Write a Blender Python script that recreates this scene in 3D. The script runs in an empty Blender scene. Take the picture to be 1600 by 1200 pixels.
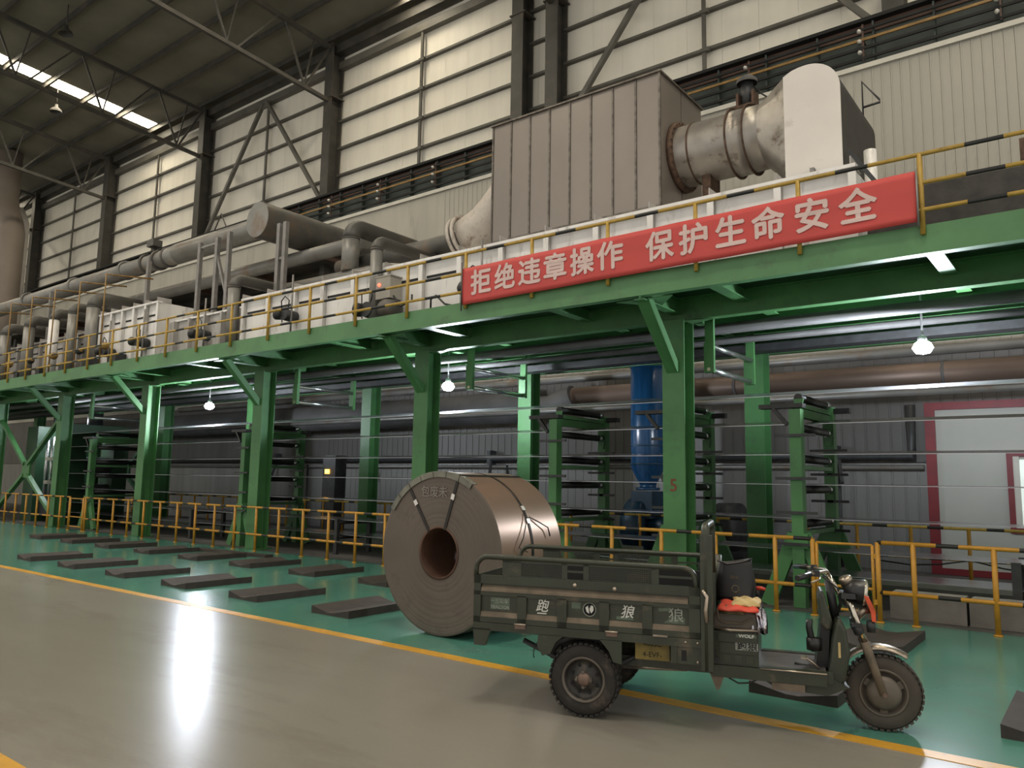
import bpy, math, random
from mathutils import Vector, Matrix
random.seed(7)
S = bpy.context.scene
COL = S.collection
pi = math.pi

# ------------------------------------------------------------------ camera
cam_d = bpy.data.cameras.new('camera'); cam = bpy.data.objects.new('camera', cam_d); COL.objects.link(cam)
YAW, PITCH, ROLL, FPX = 0.657378, 0.1245687, -0.0163586, 1212.06
fw = Vector((-math.sin(YAW)*math.cos(PITCH), math.cos(YAW)*math.cos(PITCH), math.sin(PITCH)))
rt = Vector((math.cos(YAW), math.sin(YAW), 0)); dn = fw.cross(rt)
r2 = math.cos(ROLL)*rt + math.sin(ROLL)*dn; d2 = -math.sin(ROLL)*rt + math.cos(ROLL)*dn
m3 = Matrix((r2, -d2, -fw)).transposed()
cam.matrix_world = Matrix.Translation((0, 0, 1.65)) @ m3.to_4x4()
cam_d.sensor_width = 36; cam_d.lens = FPX/1600*36; cam_d.clip_end = 300; cam_d.clip_start = 0.05
S.camera = cam

# ------------------------------------------------------------------ world / exposure
w = bpy.data.worlds.new('hall_ambient'); S.world = w; w.use_nodes = True
w.node_tree.nodes['Background'].inputs[0].default_value = (1.0, 0.97, 0.89, 1)
w.node_tree.nodes['Background'].inputs[1].default_value = 0.95
S.view_settings.view_transform = 'Standard'; S.view_settings.look = 'None'
S.view_settings.gamma = 1; S.view_settings.use_curve_mapping = False
S.view_settings.exposure = 0.0

# ------------------------------------------------------------------ materials
M = {}
def mat(name, col, rough=.6, metal=0., var=.25, scale=3., bump=0., bscale=40., dirt=None, dirtamt=.0, dirtscale=2., stretch=None, spec=.5, emit=None, es=0.):
    m = bpy.data.materials.new(name); m.use_nodes = True
    nt = m.node_tree; N = nt.nodes; L = nt.links; b = N['Principled BSDF']
    b.inputs['Roughness'].default_value = rough; b.inputs['Metallic'].default_value = metal
    b.inputs['Specular IOR Level'].default_value = spec
    tc = N.new('ShaderNodeTexCoord'); mp = N.new('ShaderNodeMapping')
    L.new(tc.outputs['Object'], mp.inputs[0])
    if stretch: mp.inputs['Scale'].default_value = stretch
    nz = N.new('ShaderNodeTexNoise'); nz.inputs['Scale'].default_value = scale; nz.inputs['Detail'].default_value = 5
    L.new(mp.outputs[0], nz.inputs['Vector'])
    rmp = N.new('ShaderNodeValToRGB'); L.new(nz.outputs[0], rmp.inputs[0])
    c = Vector(col)
    rmp.color_ramp.elements[0].position = .3; rmp.color_ramp.elements[1].position = .7
    rmp.color_ramp.elements[0].color = (*(c*(1-var)), 1); rmp.color_ramp.elements[1].color = (*(c*(1+var*.6)), 1)
    out = rmp.outputs[0]
    if dirt:
        n2 = N.new('ShaderNodeTexNoise'); n2.inputs['Scale'].default_value = dirtscale; n2.inputs['Detail'].default_value = 8; n2.inputs['Roughness'].default_value = .7
        L.new(mp.outputs[0], n2.inputs['Vector'])
        r3 = N.new('ShaderNodeValToRGB'); L.new(n2.outputs[0], r3.inputs[0])
        r3.color_ramp.elements[0].position = .62-dirtamt*.35; r3.color_ramp.elements[1].position = .75-dirtamt*.2
        mx = N.new('ShaderNodeMix'); mx.data_type = 'RGBA'
        L.new(r3.outputs[0], mx.inputs[0]); L.new(out, mx.inputs[6]); mx.inputs[7].default_value = (*dirt, 1)
        out = mx.outputs[2]
    L.new(out, b.inputs['Base Color'])
    if bump:
        n4 = N.new('ShaderNodeTexNoise'); n4.inputs['Scale'].default_value = bscale; n4.inputs['Detail'].default_value = 4
        L.new(mp.outputs[0], n4.inputs['Vector'])
        bp = N.new('ShaderNodeBump'); bp.inputs['Strength'].default_value = bump; bp.inputs['Distance'].default_value = .02
        L.new(n4.outputs[0], bp.inputs['Height']); L.new(bp.outputs[0], b.inputs['Normal'])
    if emit:
        b.inputs['Emission Color'].default_value = (*emit, 1); b.inputs['Emission Strength'].default_value = es
    M[name] = m
    return m

def ribs(m, axis, period, strength, dist=.03):
    """regular pressed ribs along one world axis as fine relief"""
    nt = m.node_tree; N = nt.nodes; L = nt.links; b = N['Principled BSDF']
    g = N.new('ShaderNodeNewGeometry'); sp = N.new('ShaderNodeSeparateXYZ'); L.new(g.outputs['Position'], sp.inputs[0])
    a = N.new('ShaderNodeMath'); a.operation = 'PINGPONG'; a.inputs[1].default_value = period/2
    L.new(sp.outputs[axis], a.inputs[0])
    s = N.new('ShaderNodeMath'); s.operation = 'LESS_THAN'; s.inputs[1].default_value = period*.1
    L.new(a.outputs[0], s.inputs[0])
    bp = N.new('ShaderNodeBump'); bp.inputs['Strength'].default_value = strength; bp.inputs['Distance'].default_value = dist
    L.new(s.outputs[0], bp.inputs['Height']); L.new(bp.outputs[0], b.inputs['Normal'])

def stripes(name, c1, c2, x0, period, a0, a1, rough=.45):
    m = mat(name, c1, rough, var=.15, scale=12, dirt=(.18, .1, .02), dirtamt=.15, dirtscale=14)
    nt = m.node_tree; N = nt.nodes; L = nt.links; b = N['Principled BSDF']
    src = b.inputs['Base Color'].links[0].from_socket
    g = N.new('ShaderNodeNewGeometry'); sp = N.new('ShaderNodeSeparateXYZ'); L.new(g.outputs['Position'], sp.inputs[0])
    s1 = N.new('ShaderNodeMath'); s1.operation = 'SUBTRACT'; s1.inputs[1].default_value = x0; L.new(sp.outputs[0], s1.inputs[0])
    s2 = N.new('ShaderNodeMath'); s2.operation = 'DIVIDE'; s2.inputs[1].default_value = period; L.new(s1.outputs[0], s2.inputs[0])
    s3 = N.new('ShaderNodeMath'); s3.operation = 'FLOORED_MODULO'; s3.inputs[1].default_value = 1; L.new(s2.outputs[0], s3.inputs[0])
    g1 = N.new('ShaderNodeMath'); g1.operation = 'GREATER_THAN'; g1.inputs[1].default_value = a0; L.new(s3.outputs[0], g1.inputs[0])
    g2 = N.new('ShaderNodeMath'); g2.operation = 'LESS_THAN'; g2.inputs[1].default_value = a1; L.new(s3.outputs[0], g2.inputs[0])
    mu = N.new('ShaderNodeMath'); mu.operation = 'MULTIPLY'; L.new(g1.outputs[0], mu.inputs[0]); L.new(g2.outputs[0], mu.inputs[1])
    mx = N.new('ShaderNodeMix'); mx.data_type = 'RGBA'; L.new(mu.outputs[0], mx.inputs[0]); L.new(src, mx.inputs[6]); mx.inputs[7].default_value = (*c2, 1)
    L.new(mx.outputs[2], b.inputs['Base Color'])
    return m

mat('grey_floor', (.235, .218, .185), .27, var=.22, scale=.35, stretch=(.35, 1.2, 1), bump=.03, bscale=6, dirt=(.185, .165, .138), dirtamt=.25, dirtscale=1.1)
mat('teal_floor', (.070, .215, .165), .2, var=.14, scale=.6, bump=.02, bscale=5, dirt=(.085, .19, .15), dirtamt=.3, dirtscale=2)
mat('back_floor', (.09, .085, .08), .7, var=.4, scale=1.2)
mat('line_yellow', (.56, .29, .03), .4, var=.2, scale=3, dirt=(.36, .2, .05), dirtamt=.2, dirtscale=5)
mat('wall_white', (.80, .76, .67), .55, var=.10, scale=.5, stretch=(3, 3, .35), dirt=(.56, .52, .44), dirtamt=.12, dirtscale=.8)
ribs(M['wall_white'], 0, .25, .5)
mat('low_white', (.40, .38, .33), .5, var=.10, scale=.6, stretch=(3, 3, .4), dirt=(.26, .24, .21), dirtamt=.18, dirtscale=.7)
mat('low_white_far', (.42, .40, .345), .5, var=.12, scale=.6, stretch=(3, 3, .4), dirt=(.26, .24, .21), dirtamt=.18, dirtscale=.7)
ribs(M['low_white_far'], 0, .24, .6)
mat('low_brown_shade', (.095, .09, .085), .5, var=.18, scale=.8, stretch=(4, 4, .3), dirt=(.055, .05, .048), dirtamt=.3, dirtscale=1.0)  # grimy tier, base tone darkened to carry the shade under the platform
mat('low_grey_shade', (.20, .197, .19), .38, metal=.15, var=.15, scale=.8, stretch=(4, 4, .3), dirt=(.15, .14, .13), dirtamt=.25, dirtscale=1.2)  # bottom tier, also toned down for the platform's shade
mat('flue_brown', (.21, .175, .145), .65, var=.2, scale=.6)
mat('trim_white', (.58, .56, .50), .5, var=.08)
mat('steel_dark', (.060, .056, .048), .6, var=.35, scale=2, dirt=(.09, .065, .045), dirtamt=.2)
mat('girt_grey', (.115, .108, .092), .6, var=.25, scale=2)
mat('roof_dark', (.17, .16, .125), .8, var=.25, scale=.5)
mat('skylight', (.9, .85, .7), .5, emit=(1, .88, .66), es=22.0)
mat('girder_green', (.05, .065, .058), .55, var=.35, scale=1.5)
mat('girder_brown', (.10, .055, .04), .6, var=.3, scale=2)
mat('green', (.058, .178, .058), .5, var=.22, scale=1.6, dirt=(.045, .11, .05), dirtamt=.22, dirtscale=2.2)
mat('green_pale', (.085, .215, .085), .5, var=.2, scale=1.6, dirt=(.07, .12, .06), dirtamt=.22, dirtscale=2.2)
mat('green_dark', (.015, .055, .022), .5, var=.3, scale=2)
stripes('rail_up', (.40, .25, .04), (.012, .012, .012), -1.53, 1.375, .33, .60)
stripes('rail_low', (.47, .225, .02), (.015, .013, .012), -1.13, .833, .30, .58)
stripes('rail_back', (.50, .33, .06), (.015, .013, .012), -1.05, .85, .30, .58)
mat('yellow', (.47, .225, .02), .45, var=.2, scale=8, dirt=(.25, .12, .02), dirtamt=.15, dirtscale=10)
mat('yellow_up', (.40, .25, .04), .5, var=.2, scale=8, dirt=(.2, .12, .03), dirtamt=.15, dirtscale=10)
mat('yellow_pipe', (.26, .15, .04), .5, var=.3, scale=6)
mat('furnace_white', (.78, .76, .74), .45, metal=.05, var=.10, scale=1.5, stretch=(2, 2, .5), dirt=(.33, .30, .28), dirtamt=.2, dirtscale=1.6)
mat('furnace_grey', (.42, .40, .38), .45, metal=.2, var=.2, scale=1.5, stretch=(2, 2, .5), dirt=(.22, .19, .17), dirtamt=.3, dirtscale=2)
mat('slot_black', (.01, .01, .01), .8)
mat('hx_grey', (.235, .205, .18), .36, metal=.45, var=.12, scale=.8, stretch=(1, 1, .6))
mat('seam_grey', (.15, .13, .11), .4, metal=.4, var=.5, scale=9)
mat('galv_pipe', (.20, .195, .182), .42, metal=.3, var=.22, scale=1.5, dirt=(.17, .12, .08), dirtamt=.25, dirtscale=1.3)
mat('dark_pipe', (.085, .082, .075), .5, metal=.25, var=.25, scale=1.5, dirt=(.14, .10, .07), dirtamt=.25, dirtscale=1.5)
mat('under_pipe', (.075, .073, .072), .65, metal=.1, var=.3, scale=1.5)
mat('bronze_duct', (.15, .105, .082), .5, metal=.4, var=.3, scale=1.2, stretch=(.4, 2, 2))
mat('duct_steel', (.33, .305, .275), .4, metal=.6, var=.3, scale=2, dirt=(.075, .045, .025), dirtamt=.22, dirtscale=3.2)
mat('rust_flange', (.095, .055, .035), .7, metal=.3, var=.5, scale=12)
mat('elbow_white', (.66, .62, .58), .42, metal=.1, var=.08, scale=.8, dirt=(.42, .38, .35), dirtamt=.1, dirtscale=1.5)
mat('elbow_shade', (.05, .046, .042), .6, metal=.2, var=.25)  # dark tone painting the shaded side of the white hood
mat('old_white', (.52, .47, .42), .5, metal=.1, var=.25, scale=3, dirt=(.13, .08, .05), dirtamt=.28, dirtscale=3)
mat('coil_face', (.13, .104, .086), .5, metal=.35, var=.18, scale=1.5, dirt=(.075, .058, .05), dirtamt=.2, dirtscale=1.5)
mat('coil_side', (.27, .185, .135), .36, metal=.55, var=.12, scale=1.2, stretch=(1, .3, 1))
mat('coil_bore', (.10, .05, .032), .55, metal=.3, var=.35, scale=4)
mat('strap', (.03, .026, .024), .35, metal=.5, var=.3, scale=20)
mat('buckle', (.7, .68, .64), .35, metal=.4, var=.1)
mat('edge_guard', (.19, .185, .15), .5, metal=.3, var=.3, scale=8)
mat('chalk', (.24, .22, .20), .9)
mat('rubber_pad', (.040, .031, .026), .75, var=.35, scale=6, bump=.15, bscale=30)
mat('banner_red', (.50, .055, .048), .62, var=.10, scale=1.2, stretch=(.5, 1, 3))
mat('banner_letter', (.60, .45, .42), .7, var=.08, scale=3)
mat('column_number', (.16, .045, .02), .7)
mat('steel_strip', (.50, .50, .54), .27, metal=.92, var=.1, scale=1)
mat('roller_black', (.022, .021, .021), .4, metal=.3, var=.3, scale=8)
mat('roller_steel', (.5, .5, .5), .2, metal=.9, var=.1)
mat('silo_blue', (.010, .055, .135), .25, var=.3, scale=3, stretch=(4, 4, .3))
mat('blower_blue', (.012, .045, .085), .4, var=.3, scale=2)
mat('concrete', (.15, .135, .12), .85, var=.3, scale=3, bump=.2, bscale=15)
mat('concrete_top', (.32, .31, .28), .8, var=.2, scale=4)
mat('door_red', (.18, .010, .016), .5, var=.2, scale=4)
mat('door_panel', (.42, .42, .38), .5, var=.08, scale=1)
mat('window_glow', (.75, .8, .75), .3, emit=(.85, 1, .92), es=.5)
mat('lamp_white', (.9, .95, 1), .4, emit=(.86, .92, 1), es=120.)
mat('lamp_shell', (.5, .5, .52), .35, metal=.6)
mat('red_light', (.7, .05, .03), .3, emit=(1, .1, .05), es=4.)
mat('amber_light', (.7, .4, .05), .3, emit=(1, .5, .05), es=8.)
mat('motor_dark', (.028, .029, .031), .5, var=.4, scale=8)
mat('box_grey', (.32, .30, .26), .5, var=.1, scale=4)
mat('cable_black', (.012, .012, .012), .5)
mat('parapet_dark', (.055, .05, .047), .85, var=.35, scale=5, bump=.2, bscale=20)
mat('scrap_mesh', (.15, .11, .09), .7, metal=.4, var=.4, scale=10)
mat('rail_grey', (.22, .21, .20), .45, metal=.4, var=.2, scale=6)
# tricycle
mat('olive', (.032, .037, .024), .38, var=.25, scale=4, dirt=(.10, .078, .052), dirtamt=.12, dirtscale=5)
mat('olive_dusty', (.15, .115, .08), .8, var=.3, scale=8, dirt=(.06, .055, .04), dirtamt=.2, dirtscale=6)
mat('tyre', (.022, .019, .017), .85, var=.35, scale=8, dirt=(.085, .065, .05), dirtamt=.25, dirtscale=5)
mat('tyre_dusty', (.066, .055, .045), .85, var=.3, scale=6)
mat('rim_dark', (.045, .042, .038), .5, metal=.4, var=.4, scale=8, dirt=(.11, .09, .07), dirtamt=.3, dirtscale=7)
mat('rim_dusty', (.13, .11, .09), .6, metal=.3, var=.3, scale=8)
mat('hub_rust', (.20, .13, .10), .6, metal=.3, var=.3, scale=10)
mat('chrome', (.55, .50, .42), .16, metal=1., var=.2, scale=9)
mat('worn_chrome', (.42, .35, .28), .3, metal=.8, var=.35, scale=9)
mat('black_plastic', (.012, .012, .013), .35, var=.3, scale=9)
mat('seat_brown', (.09, .072, .055), .4, var=.25, scale=6)
mat('bag_black', (.010, .009, .010), .42, var=.3, scale=9)
mat('bag_gold', (.10, .075, .035), .6)
mat('reflector_orange', (.60, .085, .03), .25, var=.3, scale=12)
mat('red_soft', (.62, .06, .03), .6, var=.2, scale=8)
mat('cream_cloth', (.50, .37, .16), .75, var=.25, scale=8)
mat('foil', (.5, .48, .52), .12, metal=1., var=.5, scale=18, bump=.9, bscale=12)
mat('floorboard', (.17, .15, .15), .35, metal=.4, var=.25, scale=5, dirt=(.09, .07, .06), dirtamt=.3, dirtscale=4)
mat('letter_white', (.62, .61, .56), .6, var=.1)
mat('letter_grey', (.30, .31, .27), .7, var=.3, scale=30)
mat('decal_green', (.10, .13, .095), .6, var=.3, scale=20)
mat('battery_yellow', (.20, .145, .03), .5, var=.3, scale=9, dirt=(.09, .07, .03), dirtamt=.2, dirtscale=12)
mat('glass_lens', (.65, .6, .5), .08, metal=.7)

# ------------------------------------------------------------------ mesh helpers
ORG = {}
def V(*a): return Vector(a)
class MB:
    def __init__(s): s.v = []; s.f = []; s.sm = []
    def add(s, vs, fs, smooth=False):
        o = len(s.v); s.v += [Vector(p) for p in vs]
        for f in fs: s.f.append([o+i for i in f]); s.sm.append(smooth)
        return s
    def box(s, x0, x1, y0, y1, z0, z1):
        x0, x1 = min(x0, x1), max(x0, x1); y0, y1 = min(y0, y1), max(y0, y1); z0, z1 = min(z0, z1), max(z0, z1)
        return s.add([(x0,y0,z0),(x1,y0,z0),(x1,y1,z0),(x0,y1,z0),(x0,y0,z1),(x1,y0,z1),(x1,y1,z1),(x0,y1,z1)],
                     [(0,3,2,1),(4,5,6,7),(0,1,5,4),(1,2,6,5),(2,3,7,6),(3,0,4,7)])
    def bar(s, p, q, wd, ht, up=(0,0,1)):
        p = Vector(p); q = Vector(q); d = (q-p).normalized(); u = Vector(up)
        if abs(d.dot(u)) > .98: u = Vector((0,1,0))
        a = d.cross(u).normalized()*wd/2; b = a.cross(d).normalized()*ht/2
        vs = [p-a-b, p+a-b, p+a+b, p-a+b, q-a-b, q+a-b, q+a+b, q-a+b]
        return s.add(vs, [(0,3,2,1),(4,5,6,7),(0,1,5,4),(1,2,6,5),(2,3,7,6),(3,0,4,7)])
    def ibeam(s, p, q, wd, ht, t=.015):
        """I section between two points, flanges horizontal"""
        p = Vector(p); q = Vector(q); z = V(0,0,ht/2-t/2)
        s.bar(p+z, q+z, wd, t); s.bar(p-z, q-z, wd, t); s.bar(p, q, t, ht-2*t); return s
    def tube(s, p, q, r, n=12, r2=None, caps=True):
        return s.path([p, q], r, n, r2=r2, caps=caps)
    def path(s, pts, r, n=8, r2=None, caps=True):
        pts = [Vector(p) for p in pts]; k = len(pts); rings = []
        t0 = (pts[1]-pts[0]).normalized()
        u = Vector((0,0,1)) if abs(t0.z) < .95 else Vector((0,1,0))
        a = t0.cross(u).normalized()
        o = len(s.v)
        for i in range(k):
            if i == 0: t = pts[1]-pts[0]
            elif i == k-1: t = pts[-1]-pts[-2]
            else: t = (pts[i]-pts[i-1]).normalized()+(pts[i+1]-pts[i]).normalized()
            t = t.normalized(); a = (a-t*a.dot(t)).normalized(); b = t.cross(a)
            rr = r if r2 is None else r+(r2-r)*i/(k-1)
            for j in range(n):
                th = 2*pi*j/n; s.v.append(pts[i]+(a*math.cos(th)+b*math.sin(th))*rr)
        for i in range(k-1):
            for j in range(n):
                j2 = (j+1) % n
                s.f.append([o+i*n+j, o+i*n+j2, o+(i+1)*n+j2, o+(i+1)*n+j]); s.sm.append(True)
        if caps:
            s.f.append([o+j for j in reversed(range(n))]); s.sm.append(False)
            s.f.append([o+(k-1)*n+j for j in range(n)]); s.sm.append(False)
        return s
    def lathe(s, c, axis, prof, n=32, closed=False, smooth=True):
        c = Vector(c); t = Vector(axis).normalized()
        u = Vector((0,0,1)) if abs(t.z) < .9 else Vector((1,0,0))
        a = t.cross(u).normalized(); b = t.cross(a); o = len(s.v)
        for (r, h) in prof:
            for j in range(n):
                th = 2*pi*j/n; s.v.append(c+t*h+(a*math.cos(th)+b*math.sin(th))*r)
        m = len(prof)
        for i in range(m if closed else m-1):
            i2 = (i+1) % m
            for j in range(n):
                j2 = (j+1) % n
                s.f.append([o+i*n+j, o+i*n+j2, o+i2*n+j2, o+i2*n+j]); s.sm.append(smooth)
        return s
    def prism(s, poly, plane, d0, d1, smooth_idx=()):
        n = len(poly)
        def P(a, b, d):
            return {'xz': (a, d, b), 'yz': (d, a, b), 'xy': (a, b, d)}[plane]
        vs = [P(a, b, d0) for a, b in poly]+[P(a, b, d1) for a, b in poly]
        o = len(s.v); s.v += [Vector(p) for p in vs]
        s.f.append([o+i for i in range(n)]); s.sm.append(False)
        s.f.append([o+n+i for i in reversed(range(n))]); s.sm.append(False)
        for i in range(n):
            j = (i+1) % n
            s.f.append([o+i, o+n+i, o+n+j, o+j]); s.sm.append(i in smooth_idx)
        return s
    def mesh(s, name, org=Vector((0,0,0))):
        me = bpy.data.meshes.new(name)
        me.from_pydata([tuple(p-org) for p in s.v], [], s.f)
        me.polygons.foreach_set('use_smooth', s.sm)
        me.update()
        import bmesh
        bm = bmesh.new(); bm.from_mesh(me); bmesh.ops.recalc_face_normals(bm, faces=bm.faces); bm.to_mesh(me); bm.free()
        return me
    def build(s, name, m, parent=None, label=None, kind=None):
        if parent is None:
            xs = [p.x for p in s.v]; ys = [p.y for p in s.v]; zs = [p.z for p in s.v]
            org = Vector(((min(xs)+max(xs))/2, (min(ys)+max(ys))/2, min(zs)))
        else: org = ORG[parent.name]
        me = s.mesh(name, org); me.materials.append(M[m])
        o = bpy.data.objects.new(name, me); COL.objects.link(o)
        if parent: o.parent = parent
        else: o.location = org
        ORG[o.name] = org
        if label: o['label'] = label
        if kind: o['kind'] = kind
        return o
def piece(name, me, parent, loc=(0,0,0)):
    o = bpy.data.objects.new(name, me); COL.objects.link(o); o.parent = parent; o.location = Vector(loc); ORG[o.name] = ORG[parent.name]
    return o
def tag(o, label, cat, group=None):
    o['label'] = label; o['category'] = cat
    if group: o['group'] = group
    return o
def thing(name, label, cat, loc, rotz=0., group=None):
    o = bpy.data.objects.new(name, None); COL.objects.link(o); o.location = loc; o.rotation_euler[2] = rotz
    o.empty_display_size = .1
    ORG[o.name] = Vector(loc) if rotz == 0 else Vector((0,0,0))
    return tag(o, label, cat, group)
def struct(o): o['kind'] = 'structure'; return o
def structroot(name, loc=(0,0,0)):
    o = bpy.data.objects.new(name, None); COL.objects.link(o); o.location = loc; ORG[o.name] = Vector(loc); o['kind'] = 'structure'; return o
def copy_tree(o, parent=None):
    c = o.copy(); COL.objects.link(c); c.parent = parent; ORG[c.name] = ORG[o.name]
    for ch in list(o.children): copy_tree(ch, c)
    return c
def text_part(name, txt, size, m, parent, loc, rot=(pi/2,0,0), extrude=.002, bold=0., sx=1., align='CENTER', shear=0.):
    cu = bpy.data.curves.new(name, 'FONT'); cu.body = txt; cu.size = size; cu.extrude = extrude
    cu.align_x = align; cu.align_y = 'CENTER'; cu.shear = shear; cu.resolution_u = 3
    t = bpy.data.objects.new('tmp_text', cu); COL.objects.link(t)
    dg = bpy.context.evaluated_depsgraph_get(); dg.update()
    me = bpy.data.meshes.new_from_object(t.evaluated_get(dg)); bpy.data.objects.remove(t)
    if bold:                                   # thicken strokes: overlapping shifted outlines
        vs = [v.co.copy() for v in me.vertices]; fs = [list(p.vertices) for p in me.polygons]; V2 = []; F2 = []
        for k, (dx, dy) in enumerate(((-bold, 0), (bold, 0), (0, bold), (0, -bold))):
            o_ = len(V2); V2 += [(p.x+dx, p.y+dy, p.z+.00008*k) for p in vs]; F2 += [[i+o_ for i in f] for f in fs]
        me = bpy.data.meshes.new(name); me.from_pydata(V2, [], F2)
    me.materials.clear(); me.materials.append(M[m])
    o = bpy.data.objects.new(name, me); COL.objects.link(o); o.parent = parent
    o.location = Vector(loc)-ORG[parent.name]; o.rotation_euler = rot; o.scale = (sx, 1, 1)
    ORG[o.name] = ORG[parent.name]
    return o
ORD = ['nearest', 'second', 'third', 'fourth', 'fifth', 'sixth', 'seventh', 'eighth', 'ninth', 'tenth', 'eleventh', 'twelfth']

# ================================================================== SETTING
# floor ------------------------------------------------------------
fl = struct(MB().box(-75, 14, -14, 10.72, -.2, 0).build('floor', 'grey_floor'))
MB().box(-75, 14, 5.72, 10.70, -.01, .003).build('green_coating', 'teal_floor', fl, 'glossy teal green floor coating')
MB().box(-75, 14, 5.58, 5.72, -.01, .004).build('yellow_line', 'line_yellow', fl, 'yellow painted line along the teal coating')
MB().box(-75, 14, 1.84, 2.0, -.01, .004).build('yellow_line', 'line_yellow', fl, 'yellow painted line nearest the viewer')
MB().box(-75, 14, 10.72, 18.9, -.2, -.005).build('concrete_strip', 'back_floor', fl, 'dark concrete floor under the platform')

# lower back wall -----------------------------------------------------
lw = structroot('wall_back', (0, 17.4, 0))
for z0_, z1_, m_, px_ in ((4.42, 10.75, 'low_white', .188), (2.16, 4.40, 'low_brown_shade', .24), (0, 2.14, 'low_grey_shade', .24)):
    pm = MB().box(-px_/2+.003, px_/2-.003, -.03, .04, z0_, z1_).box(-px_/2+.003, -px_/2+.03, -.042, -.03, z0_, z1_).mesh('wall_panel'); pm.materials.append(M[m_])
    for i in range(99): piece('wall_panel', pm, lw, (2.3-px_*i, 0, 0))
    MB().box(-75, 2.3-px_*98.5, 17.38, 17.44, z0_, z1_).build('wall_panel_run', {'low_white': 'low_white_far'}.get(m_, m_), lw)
MB().box(-75, 14, 17.44, 17.5, 0, 10.7).build('wall_backing', 'girt_grey', lw)
MB().box(-75, 14, 17.30, 17.5, 10.75, 10.86).build('wall_cap', 'trim_white', lw)
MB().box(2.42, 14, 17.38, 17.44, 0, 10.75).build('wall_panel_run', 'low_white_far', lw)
# upper wall ------------------------------------------------------------
uw = structroot('wall_upper', (0, 18.6, 12))
pm = MB().box(-.497, .497, 0, .06, -.6, 6.75).mesh('wall_panel'); pm.materials.append(M['wall_white'])
for i in range(62): piece('wall_panel', pm, uw, (6-1.0*i, 0, 0))
MB().box(-75, 14, 18.665, 18.72, 10, 18.75).build('wall_backing', 'wall_white', uw)
wall_cols = [-3.26, -12.6, -13.9, -23.1, -32.1, -41.3, -50.5, -59.7]
bays = [(-3.26, 6.0), (-12.6, -3.26), (-13.9, -12.6), (-23.1, -13.9), (-32.1, -23.1), (-41.3, -32.1), (-50.5, -41.3), (-59.7, -50.5)]
for a, b in bays:
    for z in (13.2, 14.3, 15.4, 16.5):
        MB().box(a+.12, b-.12, 18.46, 18.6, z-.05, z+.03).build('girt', 'girt_grey', uw)
    MB().box(a+.12, b-.12, 18.36, 18.58, 17.5, 17.78).build('eave_strut', 'girt_grey', uw)
    if b-a > 3:
        mid = (a+b)/2
        p = MB().box(mid-.05, mid+.05, 18.40, 18.47, 12, 17.5)
        for z in (13.2, 14.3, 15.4, 16.5): p.box(mid-.09, mid+.16, 18.36, 18.46, z-.12, z-.02)
        p.build('sag_post', 'girt_grey', uw)
MB().box(-75, 14, 18.2, 18.6, 18.1, 18.45).build('eave_gutter', 'steel_dark', uw)
# far end wall
ew = struct(MB().box(-75.2, -75, -14, 18.7, 0, 22).build('wall_left', 'wall_white'))
# ceiling ------------------------------------------------------------
def zr(y): return 18.72+.06*(18.4-y)
ce = structroot('ceiling', (0, 18.4, 18.72))
MB().prism([(18.7, zr(18.7)), (18.7, zr(18.7)+.12), (-6, zr(-6)+.12), (-6, zr(-6))], 'yz', -75, 14).build('roof_sheet', 'roof_dark', ce)
py = [18.0-1.62*i for i in range(15)]
for y in py:
    MB().bar((-75, y, zr(y)-.11), (14, y, zr(y)-.11), .09, .2).build('purlin', 'steel_dark', ce)
for X in (-54.2, -36.45, -18.7, -.95):  # first and last strips added on the same spacing for more top light
    for i in range(14):
        y1, y0 = py[i]-.12, py[i+1]+.12
        MB().prism([(y1, zr(y1)-.012), (y1, zr(y1)+.01), (y0, zr(y0)+.01), (y0, zr(y0)-.012)], 'yz', X-.42, X+.42).build('skylight_pane', 'skylight', ce, 'bright skylight pane between two purlins')
# roof trusses -------------------------------------------------------------
def truss(X, label):
    t = thing('roof_truss', label, 'truss', (X, 18.0, 16.1), group='roof trusses over the hall')
    zt = lambda y: 18.28+.06*(18-y); zb = lambda y: 16.12+.06*(18-y)
    MB().bar((X, 18.1, zt(18.1)), (X, -5, zt(-5)), .16, .16).build('top_chord', 'steel_dark', t)
    MB().bar((X, 18.0, zb(18.0)), (X, -5, zb(-5)), .14, .14).build('bottom_chord', 'steel_dark', t)
    MB().bar((X, 17.95, zt(18)-.05), (X, 16.9, zb(16.9)), .08, .08).build('web_bar', 'steel_dark', t)
    y = 16.9
    while y > 1:
        MB().bar((X, y, zb(y)), (X, y-1.0, zt(y-1.0)), .07, .07).build('web_bar', 'steel_dark', t)
        MB().bar((X, y-.05, zb(y)), (X, y+.35, zt(y+.35)), .05, .05).build('web_bar', 'steel_dark', t)
        MB().bar((X, y-2.9, zb(y-2.9)), (X, y-1.3, zt(y-1.3)), .07, .07).build('web_bar', 'steel_dark', t)
        y -= 3.24
truss(-12.6, 'dark roof truss above the paired wall columns, nearest in view')
truss(-23.1, 'dark roof truss meeting the wall left of the first skylight')
truss(-32.1, 'dark roof truss on the near side of the long lit skylight')
truss(-41.3, 'dark roof truss on the far side of the long lit skylight')
truss(-50.5, 'dark roof truss above the vertical flue pipes at far left')
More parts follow.
